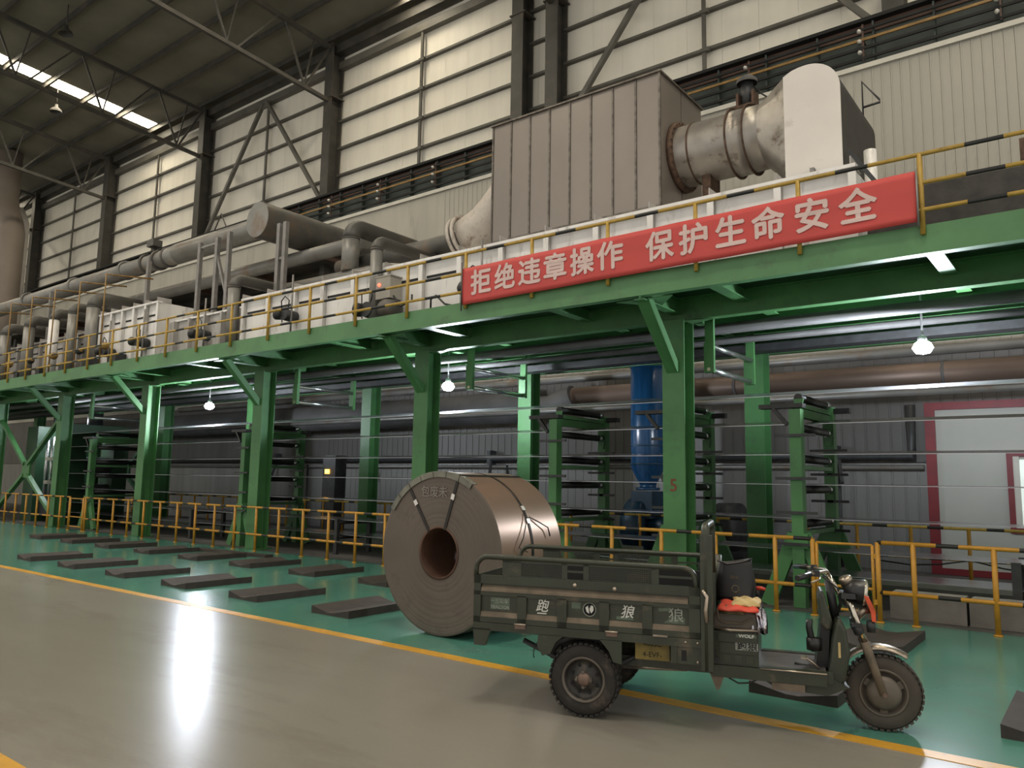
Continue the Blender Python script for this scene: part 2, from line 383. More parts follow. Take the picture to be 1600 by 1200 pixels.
# wall columns -------------------------------------------------------------
clab = ['dark wall column cut by the top frame edge at right', 'right one of the paired dark wall columns above the steel housing',
        'left one of the paired dark wall columns above the steel housing', 'dark wall column above the big capped pipe, between two brace bays',
        'dark wall column left of the chevron brace', 'brownish wall column, third from the left edge', 'dark wall column beside the vertical flue pipes at far left', 'dark wall column hidden behind the vertical flue pipes']
for X, lb in zip(wall_cols, clab):
    t = thing('wall_column', lb, 'column', (X, 18.1, 11.8), group='steel columns of the upper wall')
    MB().box(X-.22, X+.22, 17.98, 18.02, 11.9, 18.45).build('front_flange', 'steel_dark', t)
    MB().box(X-.22, X+.22, 18.50, 18.54, 11.9, 18.45).build('back_flange', 'steel_dark', t)
    MB().box(X-.02, X+.02, 18.02, 18.50, 11.9, 18.45).build('web', 'steel_dark', t)
    MB().box(X-.3, X+.3, 17.95, 18.55, 16.2, 16.24).build('cap_plate', 'steel_dark', t)
# chevron braces ---------------------------------------------------------
for X0, X1, lb in ((-32.1, -23.1, 'chevron wall brace above the capped pipe, left of the steel housing'), (-12.6, -3.26, 'chevron wall brace behind the steel housing')):
    mid = (X0+X1)/2
    t = thing('chevron_brace', lb, 'brace', (mid, 18.25, 12.3), group='chevron braces on the upper wall')
    MB().bar((mid-.12, 18.25, 17.45), (X0+.3, 18.25, 12.1), .14, .14).build('brace_bar', 'girt_grey', t)
    MB().bar((mid+.12, 18.25, 17.45), (X1-.3, 18.25, 12.1), .14, .14).build('brace_bar', 'girt_grey', t)
    MB().box(mid-.3, mid+.3, 18.22, 18.28, 17.2, 17.5).build('gusset', 'girt_grey', t)
# crane runway girder ------------------------------------------------------
cg = thing('crane_girder', 'dark crane runway girder along the wall carrying yellow conductor bars', 'girder', (0, 17.75, 10.6))
MB().box(-74.9, 14, 17.74, 17.78, 10.7, 12.0).build('web_plate', 'girder_green', cg)
MB().box(-74.9, 14, 17.52, 17.98, 11.98, 12.06).build('top_flange', 'slot_black', cg)
MB().box(-74.9, 14, 17.70, 17.74, 11.78, 11.98).build('upper_band', 'girder_brown', cg)
MB().box(-74.9, 14, 17.53, 17.98, 10.62, 10.7).build('bottom_flange', 'girder_green', cg)
sm = MB().box(-.02, .02, -.16, 0, 0, 1.26).mesh('stiffener'); sm.materials.append(M['girder_green'])
for i in range(40): piece('stiffener', sm, cg, (3.6-1.2*i, -.01, .1))
for z, m_ in ((11.78, 'slot_black'), (11.54, 'yellow_pipe'), (11.34, 'slot_black'), (11.10, 'slot_black')):
    MB().box(-74.9, 14, 17.50, 17.54, z-.03, z+.03).build('conductor_bar', m_, cg)
bm_ = MB().box(-.02, .02, -.24, -.2, .45, 1.3).box(-.02, .02, -.24, 0, .88, .92).mesh('bar_bracket'); bm_.materials.append(M['girder_brown'])
im = MB().lathe((0, 0, 0), (0, -1, 0), [(.001, 0), (.045, .0), (.05, .04), (.03, .09), (.001, .1)], 10).mesh('insulator'); im.materials.append(M['buckle'])
for i in range(11):
    x = -1.2-2.6*i
    b = piece('bar_bracket', bm_, cg, (x, 0, 0))
    for z in (.62, .88, 1.12):
        o = bpy.data.objects.new('insulator', im); COL.objects.link(o); o.parent = b; o.location = (-.06, -.26, z)
# red framed door --------------------------------------------------------
dr = structroot('door_1', (-1.2, 17.3, 0))
MB().box(-2.72, .6, 17.26, 17.36, .12, 3.18).build('door_panel', 'door_panel', dr)
for a in ((-2.90, -2.72, 17.2, 17.37, 0, 3.33), (.6, .78, 17.2, 17.37, 0, 3.33), (-2.72, .6, 17.2, 17.37, 3.18, 3.33), (-2.72, .6, 17.2, 17.37, 0, .12)):
    MB().box(*a).build('door_frame', 'door_red', dr, 'dark red frame bar')
wi = structroot('window_1', (-1.0, 17.22, .9))
MB().box(-1.36, -.5, 17.235, 17.26, 1.0, 2.2).build('pane', 'window_glow', wi)
for a in ((-1.56, -1.46, 17.2, 17.26, .84, 2.36), (-.4, -.3, 17.2, 17.26, .84, 2.36), (-1.46, -.4, 17.2, 17.26, 2.26, 2.36), (-1.46, -.4, 17.2, 17.26, .84, .94)):
    MB().box(*a).build('window_frame', 'door_red', wi, 'dark red window frame bar')
for a in ((-1.46, -1.36, 17.21, 17.25, .94, 2.26), (-.5, -.4, 17.21, 17.25, .94, 2.26)):
    MB().box(*a).build('window_sash', 'trim_white', wi)

# ================================================================== PLATFORM
PX0, PX1 = -46., 2.0
pf = thing('mezzanine_platform', 'long green steel platform carrying the furnace line', 'platform', (-5, 12.4, 4.0))
MB().box(PX0, PX1, 9.62, 15.2, 4.49, 4.54).build('deck', 'green_dark', pf)
MB().box(PX0, PX1, 9.60, 9.62, 4.29, 4.56).box(PX0, PX1, 9.62, 9.74, 4.29, 4.305).build('fascia_beam', 'green_pale', pf)
MB().box(PX0, PX1, 9.605, 9.66, 4.545, 4.62).build('toe_board', 'green_pale', pf)
for y, h in ((10.88, .36), (12.1, .26), (13.1, .26), (14.23, .36), (15.1, .28)):
    MB().ibeam((PX0, y, 4.49-h/2), (PX1, y, 4.49-h/2), .17, h).build('main_beam', 'green', pf)
colX = [-5.18-5.3*k for k in range(-1, 8)]
for X in colX:
    MB().ibeam((X, 9.63, 4.36), (X, 15.1, 4.36), .15, .24).build('cross_beam', 'green', pf)
for k in range(18):
    X = 1.2-2.65*k
    MB().box(X-.09, X+.09, 9.63, 10.80, 4.30, 4.315).box(X-.01, X+.01, 9.63, 10.80, 4.315, 4.49).build('joist', 'green', pf)
    MB().box(X-.09, X+.09, 10.97, 14.15, 4.33, 4.345).box(X-.01, X+.01, 10.97, 14.15, 4.345, 4.49).build('joist', 'green', pf)
# columns ------------------------------------------------------------------
def h_col(X, Y0, label, front):
    t = thing('platform_column', label, 'column', (X, Y0+.175, 0), group='green columns in the front row under the platform' if front else 'green columns in the back row under the platform')
    top = 4.13
    MB().box(X-.18, X+.18, Y0, Y0+.022, .02, top).build('front_flange', 'green', t)
    MB().box(X-.18, X+.18, Y0+.33, Y0+.352, .02, top).build('back_flange', 'green', t)
    MB().box(X-.012, X+.012, Y0+.022, Y0+.33, .02, top).build('web', 'green', t)
    MB().box(X-.26, X+.26, Y0-.06, Y0+.42, -.005, .022).build('base_plate', 'green', t)
    if front:
        b = MB().bar((X, Y0-.0, 3.32), (X, 9.74, 4.27), .20, .014, up=(0, .7, .7)).bar((X+.09, Y0-.0, 3.36), (X+.09, 9.80, 4.28), .014, .13, up=(0, .7, .7))
        b.build('knee_brace', 'green', t)
        MB().prism([(X-.45, 9.78), (X+.45, 9.78), (X+.02, 10.3), (X-.02, 10.3)], 'xy', 4.275, 4.288).build('gusset', 'green_pale', t)
        MB().prism([(X+.18, Y0+.02), (X+.6, Y0+.12), (X+.18, Y0+.3)], 'xy', 4.10, 4.112).build('gusset', 'green_pale', t)
    return t
fl_lab = ['green front column beyond the right frame edge', 'broad green front column marked 5 behind the cargo tricycle', 'green front column rising behind the steel coil',
          'green front column between the coil and the X-braced bay, left of the coil', 'green front column beside the brightly lit lime column', 'green front column to the right of the front X brace',
          'green front column to the left of the front X brace', 'green front column far left', 'green front column farthest left']
for X, lb in zip(colX, fl_lab):
    t = h_col(X, 10.7, lb, True)
    if abs(X+5.18) < .01:
        text_part('number', '5', .26, 'column_number', t, (X-.01, 10.697, 1.62), extrude=.001, bold=.004)
bl_lab = ['green back column beyond the right frame edge', 'dark green back column between the column marked 5 and the right roller rack', 'dark green back column just right of the coil top',
          'lime lit back column left of the coil', 'green back column half hidden behind a front column', 'lime lit back column near the left lamp',
          'dark green back column beside the back X brace', 'dark green back column behind the rolling mill', 'green back column farthest left']
for X, lb in zip(colX, bl_lab): h_col(X, 14.05, lb, False)
# X braces ------------------------------------------------------------------
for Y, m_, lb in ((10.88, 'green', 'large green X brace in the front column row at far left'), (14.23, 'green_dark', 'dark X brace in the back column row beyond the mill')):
    a, b = -31.68+.2, -26.38-.2
    t = thing('x_brace', lb, 'brace', ((a+b)/2, Y, .3))
    c = (a+b)/2
    for p, q in (((a, Y, 3.5), (c-.15, Y, 1.95)), ((b, Y, 3.5), (c+.15, Y, 1.95)), ((a, Y, .25), (c-.15, Y, 1.6)), ((b, Y, .25), (c+.15, Y, 1.6))):
        MB().bar(p, q, .10, .14, up=(0, 1, 0)).build('brace_bar', m_, t)
    MB().box(c-.3, c+.3, Y-.03, Y+.03, 1.5, 2.05).build('center_plate', m_, t)
# platform railing -----------------------------------------------------------
rl = thing('platform_railing', 'yellow and black pipe railing along the platform edge', 'railing', (-1.53, 9.6, 4.5))
pm = MB().tube((0, 0, 0), (0, 0, .95), .03, 8).mesh('post'); pm.materials.append(M['yellow_up'])
for i in range(-2, 33): piece('post', pm, rl, (-1.375*i, -.03, 0))
for z in (5.45, 5.11, 4.79):
    MB().tube((PX0, 9.57, z), (PX1, 9.57, z), .026, 8).build('rail', 'rail_up', rl)
# banner --------------------------------------------------------------------
bn = thing('banner', 'red cloth banner with pale Chinese slogan tied to the platform railing', 'banner', (-5, 9.5, 4.55))
nx, nz = 90, 8; x0, x1 = -8.43, -1.56
def bz(x, v):
    t = (x-x0)/(x1-x0); lo = 4.55+.09*t; hi = 5.17+.07*t
    return lo+(hi-lo)*v
def by(x, v): return 9.515+.012*math.sin(x*4.6)*(1-abs(v-.5))+.002*math.sin(x*11+v*5)
g = MB(); vs = []
for i in range(nx+1):
    for j in range(nz+1):
        x = x0+(x1-x0)*i/nx; vs.append((x, by(x, j/nz), bz(x, j/nz)))
fs = [(i*(nz+1)+j, (i+1)*(nz+1)+j, (i+1)*(nz+1)+j+1, i*(nz+1)+j+1) for i in range(nx) for j in range(nz)]
g.add(vs, fs, True); cl = g.build('cloth', 'banner_red', bn)
sd = cl.modifiers.new('thickness', 'SOLIDIFY'); sd.thickness = .004; sd.offset = 0
CH = [('拒', -8.02), ('绝', -7.52), ('违', -7.03), ('章', -6.55), ('操', -6.06), ('作', -5.58), ('保', -4.79), ('护', -4.28), ('生', -3.77), ('命', -3.27), ('安', -2.73), ('全', -2.2)]
for c, x in CH:
    o = text_part('character', c, .44, 'banner_letter', bn, (x, 9.515, bz(x, .5)), rot=(pi/2, -.012, 0), extrude=.0015, bold=.012)
    for v_ in o.data.vertices:
        v_.co.z += .010-(by(x+v_.co.x, .5+v_.co.y/.63)-9.515)
MB().tube((x0, 9.50, 4.45), (x0, 9.50, 5.28), .012, 6).build('end_stick', 'dark_pipe', bn)
MB().tube((x1, 9.50, 4.58), (x1, 9.50, 5.26), .012, 6).build('end_stick', 'rail_grey', bn)

# main furnace -----------------------------------------------------------------
def furnace(name, label, X0, X1, Y0, Y1, Z0, Z1, pitch, m_, brackets=True):
    t = thing(name, label, 'furnace', ((X0+X1)/2, (Y0+Y1)/2, Z0))
    MB().box(X0, X1, Y0+.04, Y1, Z0, Z1).build('casing', m_, t)
    n = max(1, round((X1-X0)/pitch)); p = (X1-X0)/n
    for i in range(n):
        a, b = X0+p*i, X0+p*(i+1)
        MB().box(a+.05, b-.05, Y0, Y0+.05, Z0+.02, Z1-.02).build('front_panel', m_, t)
    for i in range(n+1):
        a = X0+p*i
        MB().box(a-.012, a+.012, Y0-.09, Y0+.05, Z0, Z1+.0).box(a-.05, a+.05, Y0-.1, Y0-.085, Z0, Z1).build('rib', m_, t)
        if brackets:
            MB().box(a-.06, a+.02, Y0-.1, Y0+.3, Z1, Z1+.012).box(a-.02, a-.005, Y0-.1, Y0+.3, Z1-.0, Z1+.13).build('top_bracket', 'furnace_grey', t)
    for i in range(n):
        a, b = X0+p*i, X0+p*(i+1)
        MB().box(a+.09, b-.09, Y0-.014, Y0+.02, Z1-.35, Z1-.305).build('slot', 'slot_black', t)
    MB().box(X0-.05, X1+.05, Y0-.11, Y0+.02, Z1-.03, Z1+.02).build('top_flange', m_, t)
    return t
furnace('furnace_section', 'white ribbed furnace section running behind the red banner', -16.1, -2.45, 10.45, 13.6, 4.54, 5.82, .98, 'furnace_white')
furnace('furnace_section', 'taller pale furnace block under the horizontal main pipe', -24.0, -20.1, 10.45, 13.2, 4.54, 6.3, .65, 'furnace_white')
furnace('furnace_section', 'grimy furnace section at far left behind yellow gas pipes', -38., -24.2, 10.6, 13.2, 4.54, 5.95, .9, 'furnace_grey')
# box beside tall block
t = thing('furnace_section', 'short grey furnace housing between the tall block and the white section', 'furnace', (-18.1, 11.6, 4.54))
MB().box(-19.95, -16.5, 10.75, 13.2, 4.54, 5.75).build('casing', 'furnace_grey', t)
for i in range(5): MB().box(-19.7+.75*i-.04, -19.7+.75*i+.04, 10.62, 10.75, 4.54, 5.75).build('rib', 'furnace_grey', t)
MB().box(-20.0, -16.45, 10.7, 13.25, 5.75, 5.8).build('top_flange', 'furnace_white', t)

# steel housing (heat exchanger) -----------------------------------------------
HX0, HX1, HY0, HY1, HZ0, HZ1 = -9.2, -5.62, 11.2, 12.85, 6.2, 8.55
hx = thing('steel_housing', 'large grey sheet steel housing with vertical seams above the furnace', 'housing', ((HX0+HX1)/2, 12, HZ0))
MB().box(HX0+.02, HX1-.02, HY0+.02, HY1-.02, HZ0, HZ1-.02).build('core', 'seam_grey', hx)
n = 8; p = (HX1-HX0)/n
for i in range(n):
    a, b = HX0+p*i, HX0+p*(i+1)
    MB().box(a+.018, b-.018, HY0-.005, HY0+.03, HZ0+.02, HZ1-.03).build('front_panel', 'hx_grey', hx)
for i in range(n+1):
    a = HX0+p*i
    MB().box(a-.016, a+.016, HY0-.022, HY0+.02, HZ0, HZ1-.02).build('seam_strip', 'seam_grey', hx)
for a, b in ((HY0+.02, 12.0), (12.03, HY1)):
    MB().box(HX1-.03, HX1+.005, a, b, HZ0, HZ1-.03).build('side_panel', 'hx_grey', hx)
MB().box(HX0-.04, HX1+.04, HY0-.05, HY1+.05, HZ1-.03, HZ1).build('roof_plate', 'seam_grey', hx)
MB().box(HX0, HX1, HY0-.03, HY1, HZ0-.03, HZ0+.01).build('bottom_angle', 'seam_grey', hx)
for x in (-8.8, -7.6, -6.4, -5.8):
    MB().box(x-.1, x+.1, 11.35, 12.7, 5.83, 6.17).build('foot', 'rust_flange', hx)
# round duct --------------------------------------------------------------------
DY, DZ, DR = 12.0, 7.28, .52
rd = thing('round_duct', 'stained shiny round duct between the steel housing and the white hood', 'duct', (-4.8, DY, 5.85))
MB().lathe((-5.62, DY, DZ), (1, 0, 0), [(DR, 0), (DR, 1.0)], 48).build('duct_shell', 'duct_steel', rd)
MB().lathe((-5.61, DY, DZ), (1, 0, 0), [(DR, 0), (DR+.09, 0), (DR+.09, .07), (DR+.005, .09)], 48).build('inlet_flange', 'rust_flange', rd)
for k in range(28):
    a = 2*pi*k/28
    MB().tube((-5.55, DY+math.cos(a)*(DR+.055), DZ+math.sin(a)*(DR+.055)), (-5.51, DY+math.cos(a)*(DR+.055), DZ+math.sin(a)*(DR+.055)), .016, 6).build('bolt', 'rust_flange', rd)
MB().lathe((-4.62, DY, DZ), (1, 0, 0), [(DR+.01, 0), (DR+.055, 0), (DR+.055, .025), (DR+.02, .03), (DR+.02, .27), (DR+.045, .275), (DR+.045, .30), (DR+.01, .3), (DR, .55)], 48).build('damper_ring', 'duct_steel', rd)
for hx_ in (-4.61, -4.33):
    MB().lathe((hx_, DY, DZ), (1, 0, 0), [(DR+.03, 0), (DR+.07, 0), (DR+.07, .02), (DR+.03, .02)], 48, closed=True).build('rusty_edge', 'rust_flange', rd)
MB().lathe((-5.3, DY, DZ), (1, 0, 0), [(DR+.002, 0), (DR+.012, .004), (DR+.012, .03), (DR+.002, .034)], 48).build('weld_band', 'rust_flange', rd)
# pedestal
MB().box(-5.15, -5.0, 11.8, 12.2, 5.83, DZ-DR+.04).build('pedestal', 'rust_flange', rd)
ac = thing('damper_actuator', 'small dark actuator motor on top of the round duct', 'motor', (-4.42, DY, DZ+DR+.05))
MB().box(-4.6, -4.25, 11.85, 12.15, DZ+DR+.02, DZ+DR+.07).box(-4.57, -4.53, 11.88, 12.12, DZ+DR+.06, DZ+DR+.3).box(-4.31, -4.27, 11.88, 12.12, DZ+DR+.06, DZ+DR+.3).build('bracket', 'rust_flange', ac)
MB().tube((-4.42, 12, DZ+DR+.06), (-4.42, 12, DZ+DR+.5), .1, 14).build('body', 'motor_dark', ac)
MB().lathe((-4.42, 12, DZ+DR+.48), (0, 0, 1), [(.17, 0), (.17, .06), (.09, .13), (.001, .14)], 16).build('cap', 'under_pipe', ac)
MB().path([(-4.3, 12, DZ+DR+.4), (-4.15, 11.95, DZ+DR+.2), (-4.0, 11.9, DZ+DR+.05), (-3.9, 11.9, DZ+.4)], .015, 6).build('cable', 'cable_black', ac)
# white hood ---------------------------------------------------------------------
wh = thing('white_hood', 'white round-topped duct hood turning the air down into the furnace', 'duct', (-3.2, 12, 5.85))
EX0, EX1, EY0, EY1, EZ0, EZ1 = -3.62, -2.80, 11.35, 13.5, 6.2, 7.94
prof = [(EX0, EZ0), (EX0, EZ1-.09)]
k = 16
cx, rr_x, rr_z = EX0+.34, (EX1-EX0-.34), .46
prof += [(EX0+.12, EZ1-.03), (EX0+.24, EZ1-.005)]
for i in range(k+1):
    a = pi/2-(pi/2)*i/k
    prof.append((cx+rr_x*math.cos(a), EZ1-rr_z+rr_z*math.sin(a)))
prof.append((EX1, EZ0))
MB().prism(prof, 'xz', EY0, EY0+.02).build('front_plate', 'elbow_white', wh)
MB().prism([(EX0+(x-EX0)*.995, z-.004) for x, z in prof], 'xz', EY0+.02, EY1, smooth_idx=tuple(range(2, 4+k))).build('shell', 'elbow_shade', wh)
# transition cone from round duct to hood
cone = MB(); n = 40; ringA = []; ringB = []
for j in range(n):
    a = 2*pi*j/n; ca, sa = math.cos(a), math.sin(a)
    ringA.append((-4.1, DY+DR*ca, DZ+DR*sa))
    hy, hz = (EY1-EY0)/2, .82
    s_ = 1/max(abs(ca)/hy, abs(sa)/hz)
    ringB.append((EX0+.005, min(max((EY0+EY1)/2+s_*ca, EY0), EY1), min(max(7.06+s_*sa, EZ0), EZ1-.1)))
cone.add(ringA+ringB, [(j, (j+1) % n, n+(j+1) % n, n+j) for j in range(n)], True)
cone.build('transition', 'duct_steel', wh)
MB().box(EX0-.06, EX1+.04, EY0-.07, EY0+.0, EZ0-.08, EZ0+.02).box(EX0+.38, EX0+.44, EY0-.09, EY0, EZ0-.08, EZ0+.08).build('base_angle', 'rail_grey', wh)
MB().box(EX0-.02, EX1+.02, EY0, EY1, 5.83, EZ0).build('stub', 'furnace_white', wh)
MB().lathe((EX0+.08, 11.5, EZ1+.0), (0, 1, 0), [(.03, 0), (.05, 0), (.05, .02), (.03, .02)], 12, closed=True).build('lifting_eye', 'rail_grey', wh)
MB().path([(EX1-.22, 13.7, 5.83), (EX1-.22, 13.7, 8.62), (EX1+.06, 13.7, 8.2), (EX1+.06, 13.7, 5.83)], .03, 6).tube((EX1-.22, 13.7, 8.15), (EX1+.06, 13.7, 8.17), .02, 6).build('ladder_hoop', 'motor_dark', wh)
MB().tube((EX1+.25, 11.9, 4.55), (EX1+.25, 11.9, 6.6), .09, 12).build('drain_pipe', 'furnace_white', wh)
MB().bar((EX1+.05, 11.5, 6.5), (EX1+.55, 11.5, 5.7), .06, .06).build('strut', 'motor_dark', wh)
# old white elbow at the left of housing
we = thing('insulated_elbow', 'flaking white insulated elbow at the left end of the steel housing', 'duct', (-10, 12, 5.85))
pts = []
R_ = .55
for x_, z_ in ((-9.22, 7.42), (-9.45, 7.22), (-9.7, 7.03), (-9.95, 6.88), (-10.2, 6.79), (-10.45, 6.74)): pts.append((x_, 11.95, z_))
MB().path(pts, .50, 28, r2=.42).build('elbow_body', 'old_white', we)
e = Vector(pts[-1]); d = (Vector(pts[-1])-Vector(pts[-2])).normalized()
for j, rr in enumerate((.50, .50)):
    MB().lathe(e+d*(.02+.13*j), d, [(.42, 0), (rr, 0), (rr, .06), (.42, .06)], 28, closed=True).build('flange_ring', 'old_white', we)
MB().lathe(e+d*.02, d, [(.44, 0), (.44, .2)], 28).build('joint', 'dark_pipe', we)
pp = tag(MB().path([tuple(e+d*.2), (-11.0, 11.97, 6.72), (-11.6, 12.0, 6.72), (-14.6, 12.0, 6.72)], .2, 20).build('dark_pipe', 'dark_pipe'), 'dark horizontal pipe leading into the flaking white elbow', 'pipe')
# dark parapet at right
pr_ = thing('parapet', 'dark rough parapet on the platform right of the banner', 'parapet', (0, 10.6, 4.5))
MB().box(-2.3, 2.0, 10.4, 10.55, 4.55, 5.38).build('slab', 'parapet_dark', pr_)
MB().box(-.62, -.56, 10.42, 10.5, 5.38, 5.72).build('stake', 'rust_flange', pr_)
sc = MB()
for i in range(420):
    p = Vector((random.uniform(-.55, .9), random.uniform(10.55, 10.95), random.uniform(5.3, 5.62))); d = Vector((random.uniform(-1, 1), random.uniform(-1, 1), random.uniform(-1, 1))).normalized()*random.uniform(.05, .12)
    sc.bar(p-d, p+d, .01, .01)
o = sc.build('scrap_wire_pile', 'scrap_mesh'); tag(o, 'heap of tangled rusty wire on the parapet at right edge', 'wire'); o['kind'] = 'stuff'

# pipes on the platform -----------------------------------------------------------
mp_ = thing('main_pipe', 'long galvanized main pipe running left along the furnace tops', 'pipe', (-26, 11.9, 5.9))
MB().path([(-17.3, 11.9, 8.33), (-22.0, 11.9, 8.33)], .30, 24).build('pipe_run', 'galv_pipe', mp_)
MB().path([(-22.0, 11.9, 8.33), (-23.3, 11.9, 8.30)], .30, 24, r2=.25).build('reducer', 'galv_pipe', mp_)
MB().path([(-23.3, 11.9, 8.30), (-48, 11.9, 8.26)], .255, 24).build('pipe_run', 'galv_pipe', mp_)
for x in (-22.6, -23.2, -23.9, -25.3, -29, -33):
    MB().lathe((x, 11.9, 8.31), (1, 0, 0), [(.25, 0), (.315, 0), (.315, .08), (.25, .08)], 24, closed=True).build('flange', 'dark_pipe' if x > -25 else 'galv_pipe', mp_)
MB().tube((-23.55, 11.9, 8.5), (-23.55, 11.9, 8.85), .04, 8).box(-23.75, -23.35, 11.75, 12.05, 8.8, 9.0).build('valve_head', 'dark_pipe', mp_)
MB().path([(-19.9, 11.75, 8.6), (-19.6, 11.75, 9.05), (-19.3, 11.75, 8.6)], .02, 6).build('pipe_hook', 'dark_pipe', mp_)
big = thing('capped_pipe', 'fat grey pipe with a round blank end cap crossing the furnace', 'pipe', (-17.3, 14, 7.8))
MB().path([(-17.3, 11.42, 8.33), (-17.3, 17.3, 8.33)], .48, 40, caps=False).build('pipe_shell', 'dark_pipe', big)
for s_ in (1, -1):
    poly = [(-17.3+.475*math.cos(a), 8.33+.475*math.sin(a)) for a in [s_*pi*i/20 for i in range(21)]]
    MB().prism(poly, 'xz', 11.40, 11.44).build('end_cap_half', 'galv_pipe', big)
tag(MB().path([(-14.6, 12.80, 7.62), (-27, 12.80, 7.62)], .19, 20).build('insulated_pipe', 'galv_pipe'), 'dusty pale pipe running below and behind the main pipe', 'pipe')
ga = thing('pipe_gallery', 'dark steel gallery behind the main pipe above the furnace', 'gallery', (-30, 15, 7.4))
MB().box(-43.2, -16.4, 12.98, 17.2, 7.80, 7.84).build('gallery_deck', 'steel_dark', ga)
for y in (13.05, 14.4, 15.8, 17.1): MB().ibeam((-43.2, y, 7.68), (-16.4, y, 7.68), .12, .24).build('gallery_beam', 'steel_dark', ga)
for i in range(9): MB().ibeam((-16.6-3.2*i, 13.05, 7.62), (-16.6-3.2*i, 17.1, 7.62), .1, .16).build('gallery_joist', 'girder_brown', ga)
for i in range(5): MB().box(-17.2-5.3*i, -17.0-5.3*i, 13.4, 13.6, 4.55, 7.56).build('gallery_post', 'steel_dark', ga)
for i in range(5): MB().box(-17.2-5.3*i, -17.0-5.3*i, 14.9, 15.1, 4.55, 7.56).build('gallery_post', 'steel_dark', ga)
def riser(name, label, X, Y, z0, zt, r, Yend, m_='galv_pipe', cat='pipe', mat2=None):
    t = thing(name, label, cat, (X, Y, z0))
    c = r*1.5
    MB().tube((X, Y, z0), (X, Y, zt-c), r, 20).build('riser', m_, t)
    pts = [(X, Y+c-c*math.cos(a), zt-c+c*math.sin(a)) for a in [pi/2*i/6 for i in range(7)]]
    MB().path(pts+[(X, Yend, zt)], r, 20).build('elbow_run', mat2 or 'dark_pipe', t)
    MB().lathe((X, Y, zt-c-.02), (0, 0, 1), [(r, 0), (r+.012, 0), (r+.012, .03), (r, .03)], 20, closed=True).build('band', 'dark_pipe', t)
    return t
riser('riser_pipe', 'thick bent riser pipe in front of the capped pipe', -13.78, 11.6, 6.44, 7.52, .205, 16.5)
riser('riser_pipe', 'slim bent riser pipe above the control box with the red light', -11.38, 10.25, 4.6, 6.38, .12, 12.3)
riser('riser_pipe', 'bent riser pipe left of the white furnace section', -16.4, 10.3, 4.56, 6.36, .14, 13.)
for i, (x, zt, r, m_) in enumerate([(-23.6, 6.85, .19, 'galv_pipe'), (-24.95, 6.75, .14, 'galv_pipe'), (-26.25, 6.72, .15, 'furnace_white'), (-28.15, 6.72, .17, 'galv_pipe'), (-30.1, 6.65, .17, 'galv_pipe')]):
    riser('riser_pipe', ['bent burner riser nearest the tall furnace block', 'second bent burner riser left of the tall furnace block', 'bright silver burner riser at left', 'second burner riser from the left edge', 'burner riser at the left edge'][i], x, 10.25, 4.6, zt, r, 11.6, m_)
tag(MB().path([(-16.1, 11.6, 6.34), (-12.6, 11.6, 6.3), (-11.9, 11.75, 6.2), (-11.7, 11.8, 5.84)], .15, 16).build('branch_pipe', 'galv_pipe'), 'horizontal branch pipe lying above the white furnace section', 'pipe')
# supports
def frame(label, xs, Y, z0, z1, cross):
    t = thing('pipe_support', label, 'frame', (xs[0], Y, z0))
    for x in xs: MB().box(x-.06, x+.06, Y-.05, Y+.05, z0, z1).build('upright', 'rail_grey', t)
    for z in cross: MB().box(min(xs), max(xs), Y-.03, Y+.03, z-.03, z+.03).build('crosspiece', 'rail_grey', t)
    return t
frame('pale double-leg support under the capped pipe', (-16.0, -15.75), 11.2, 5.83, 7.9, (6.1, 7.0))
t = frame('pale trestle holding the main pipe over the grey housing', (-19.6, -18.75), 11.2, 5.8, 8.05, (7.9,))
MB().bar((-18.75, 11.2, 7.6), (-18.2, 11.2, 6.4), .07, .07).build('diagonal', 'rail_grey', t)
MB().box(-18.25, -18.13, 11.15, 11.25, 5.8, 8.1).build('upright', 'rail_grey', t)
frame('single pale prop under the main pipe above the tall furnace block', (-22.6,), 11.3, 6.3, 8.05, ())
frame('single pale prop under the main pipe at far left', (-29.4,), 11.3, 5.95, 8.05, ())
# yellow gas pipe frames at left
for i, x in enumerate((-22.3, -23.9, -25.6, -27.3, -29.0, -31.2)):
    t = thing('gas_pipe', ['yellow gas drop pipe nearest the tall furnace block', 'second yellow gas drop pipe from the tall furnace block', 'third yellow gas drop pipe from the tall furnace block', 'fourth yellow gas drop pipe from the tall furnace block', 'yellow gas drop pipe second from the left edge', 'yellow gas drop pipe at the left edge'][i], 'pipe', (x, 9.95, 4.54), group='yellow gas drop pipes')
    MB().path([(x, 9.95, 4.55), (x, 9.95, 7.3), (x, 11.3, 7.45)], .024, 8).build('pipe_line', 'yellow_pipe', t)
    MB().tube((x-.05, 9.95, 5.2), (x+.45, 9.95, 5.2), .03, 8).tube((x, 9.95, 4.95), (x+.3, 10.3, 4.95), .03, 8).build('branch', 'yellow_pipe', t)
    MB().lathe((x+.2, 9.95, 5.2), (1, 0, 0), [(.001, 0), (.09, .0), (.11, .09), (.09, .18), (.001, .18)], 12).build('valve', 'motor_dark' if i % 2 else 'yellow_pipe', t)
    MB().box(x+.32, x+.62, 10.1, 10.4, 4.7, 5.0).build('burner_block', 'motor_dark', t)
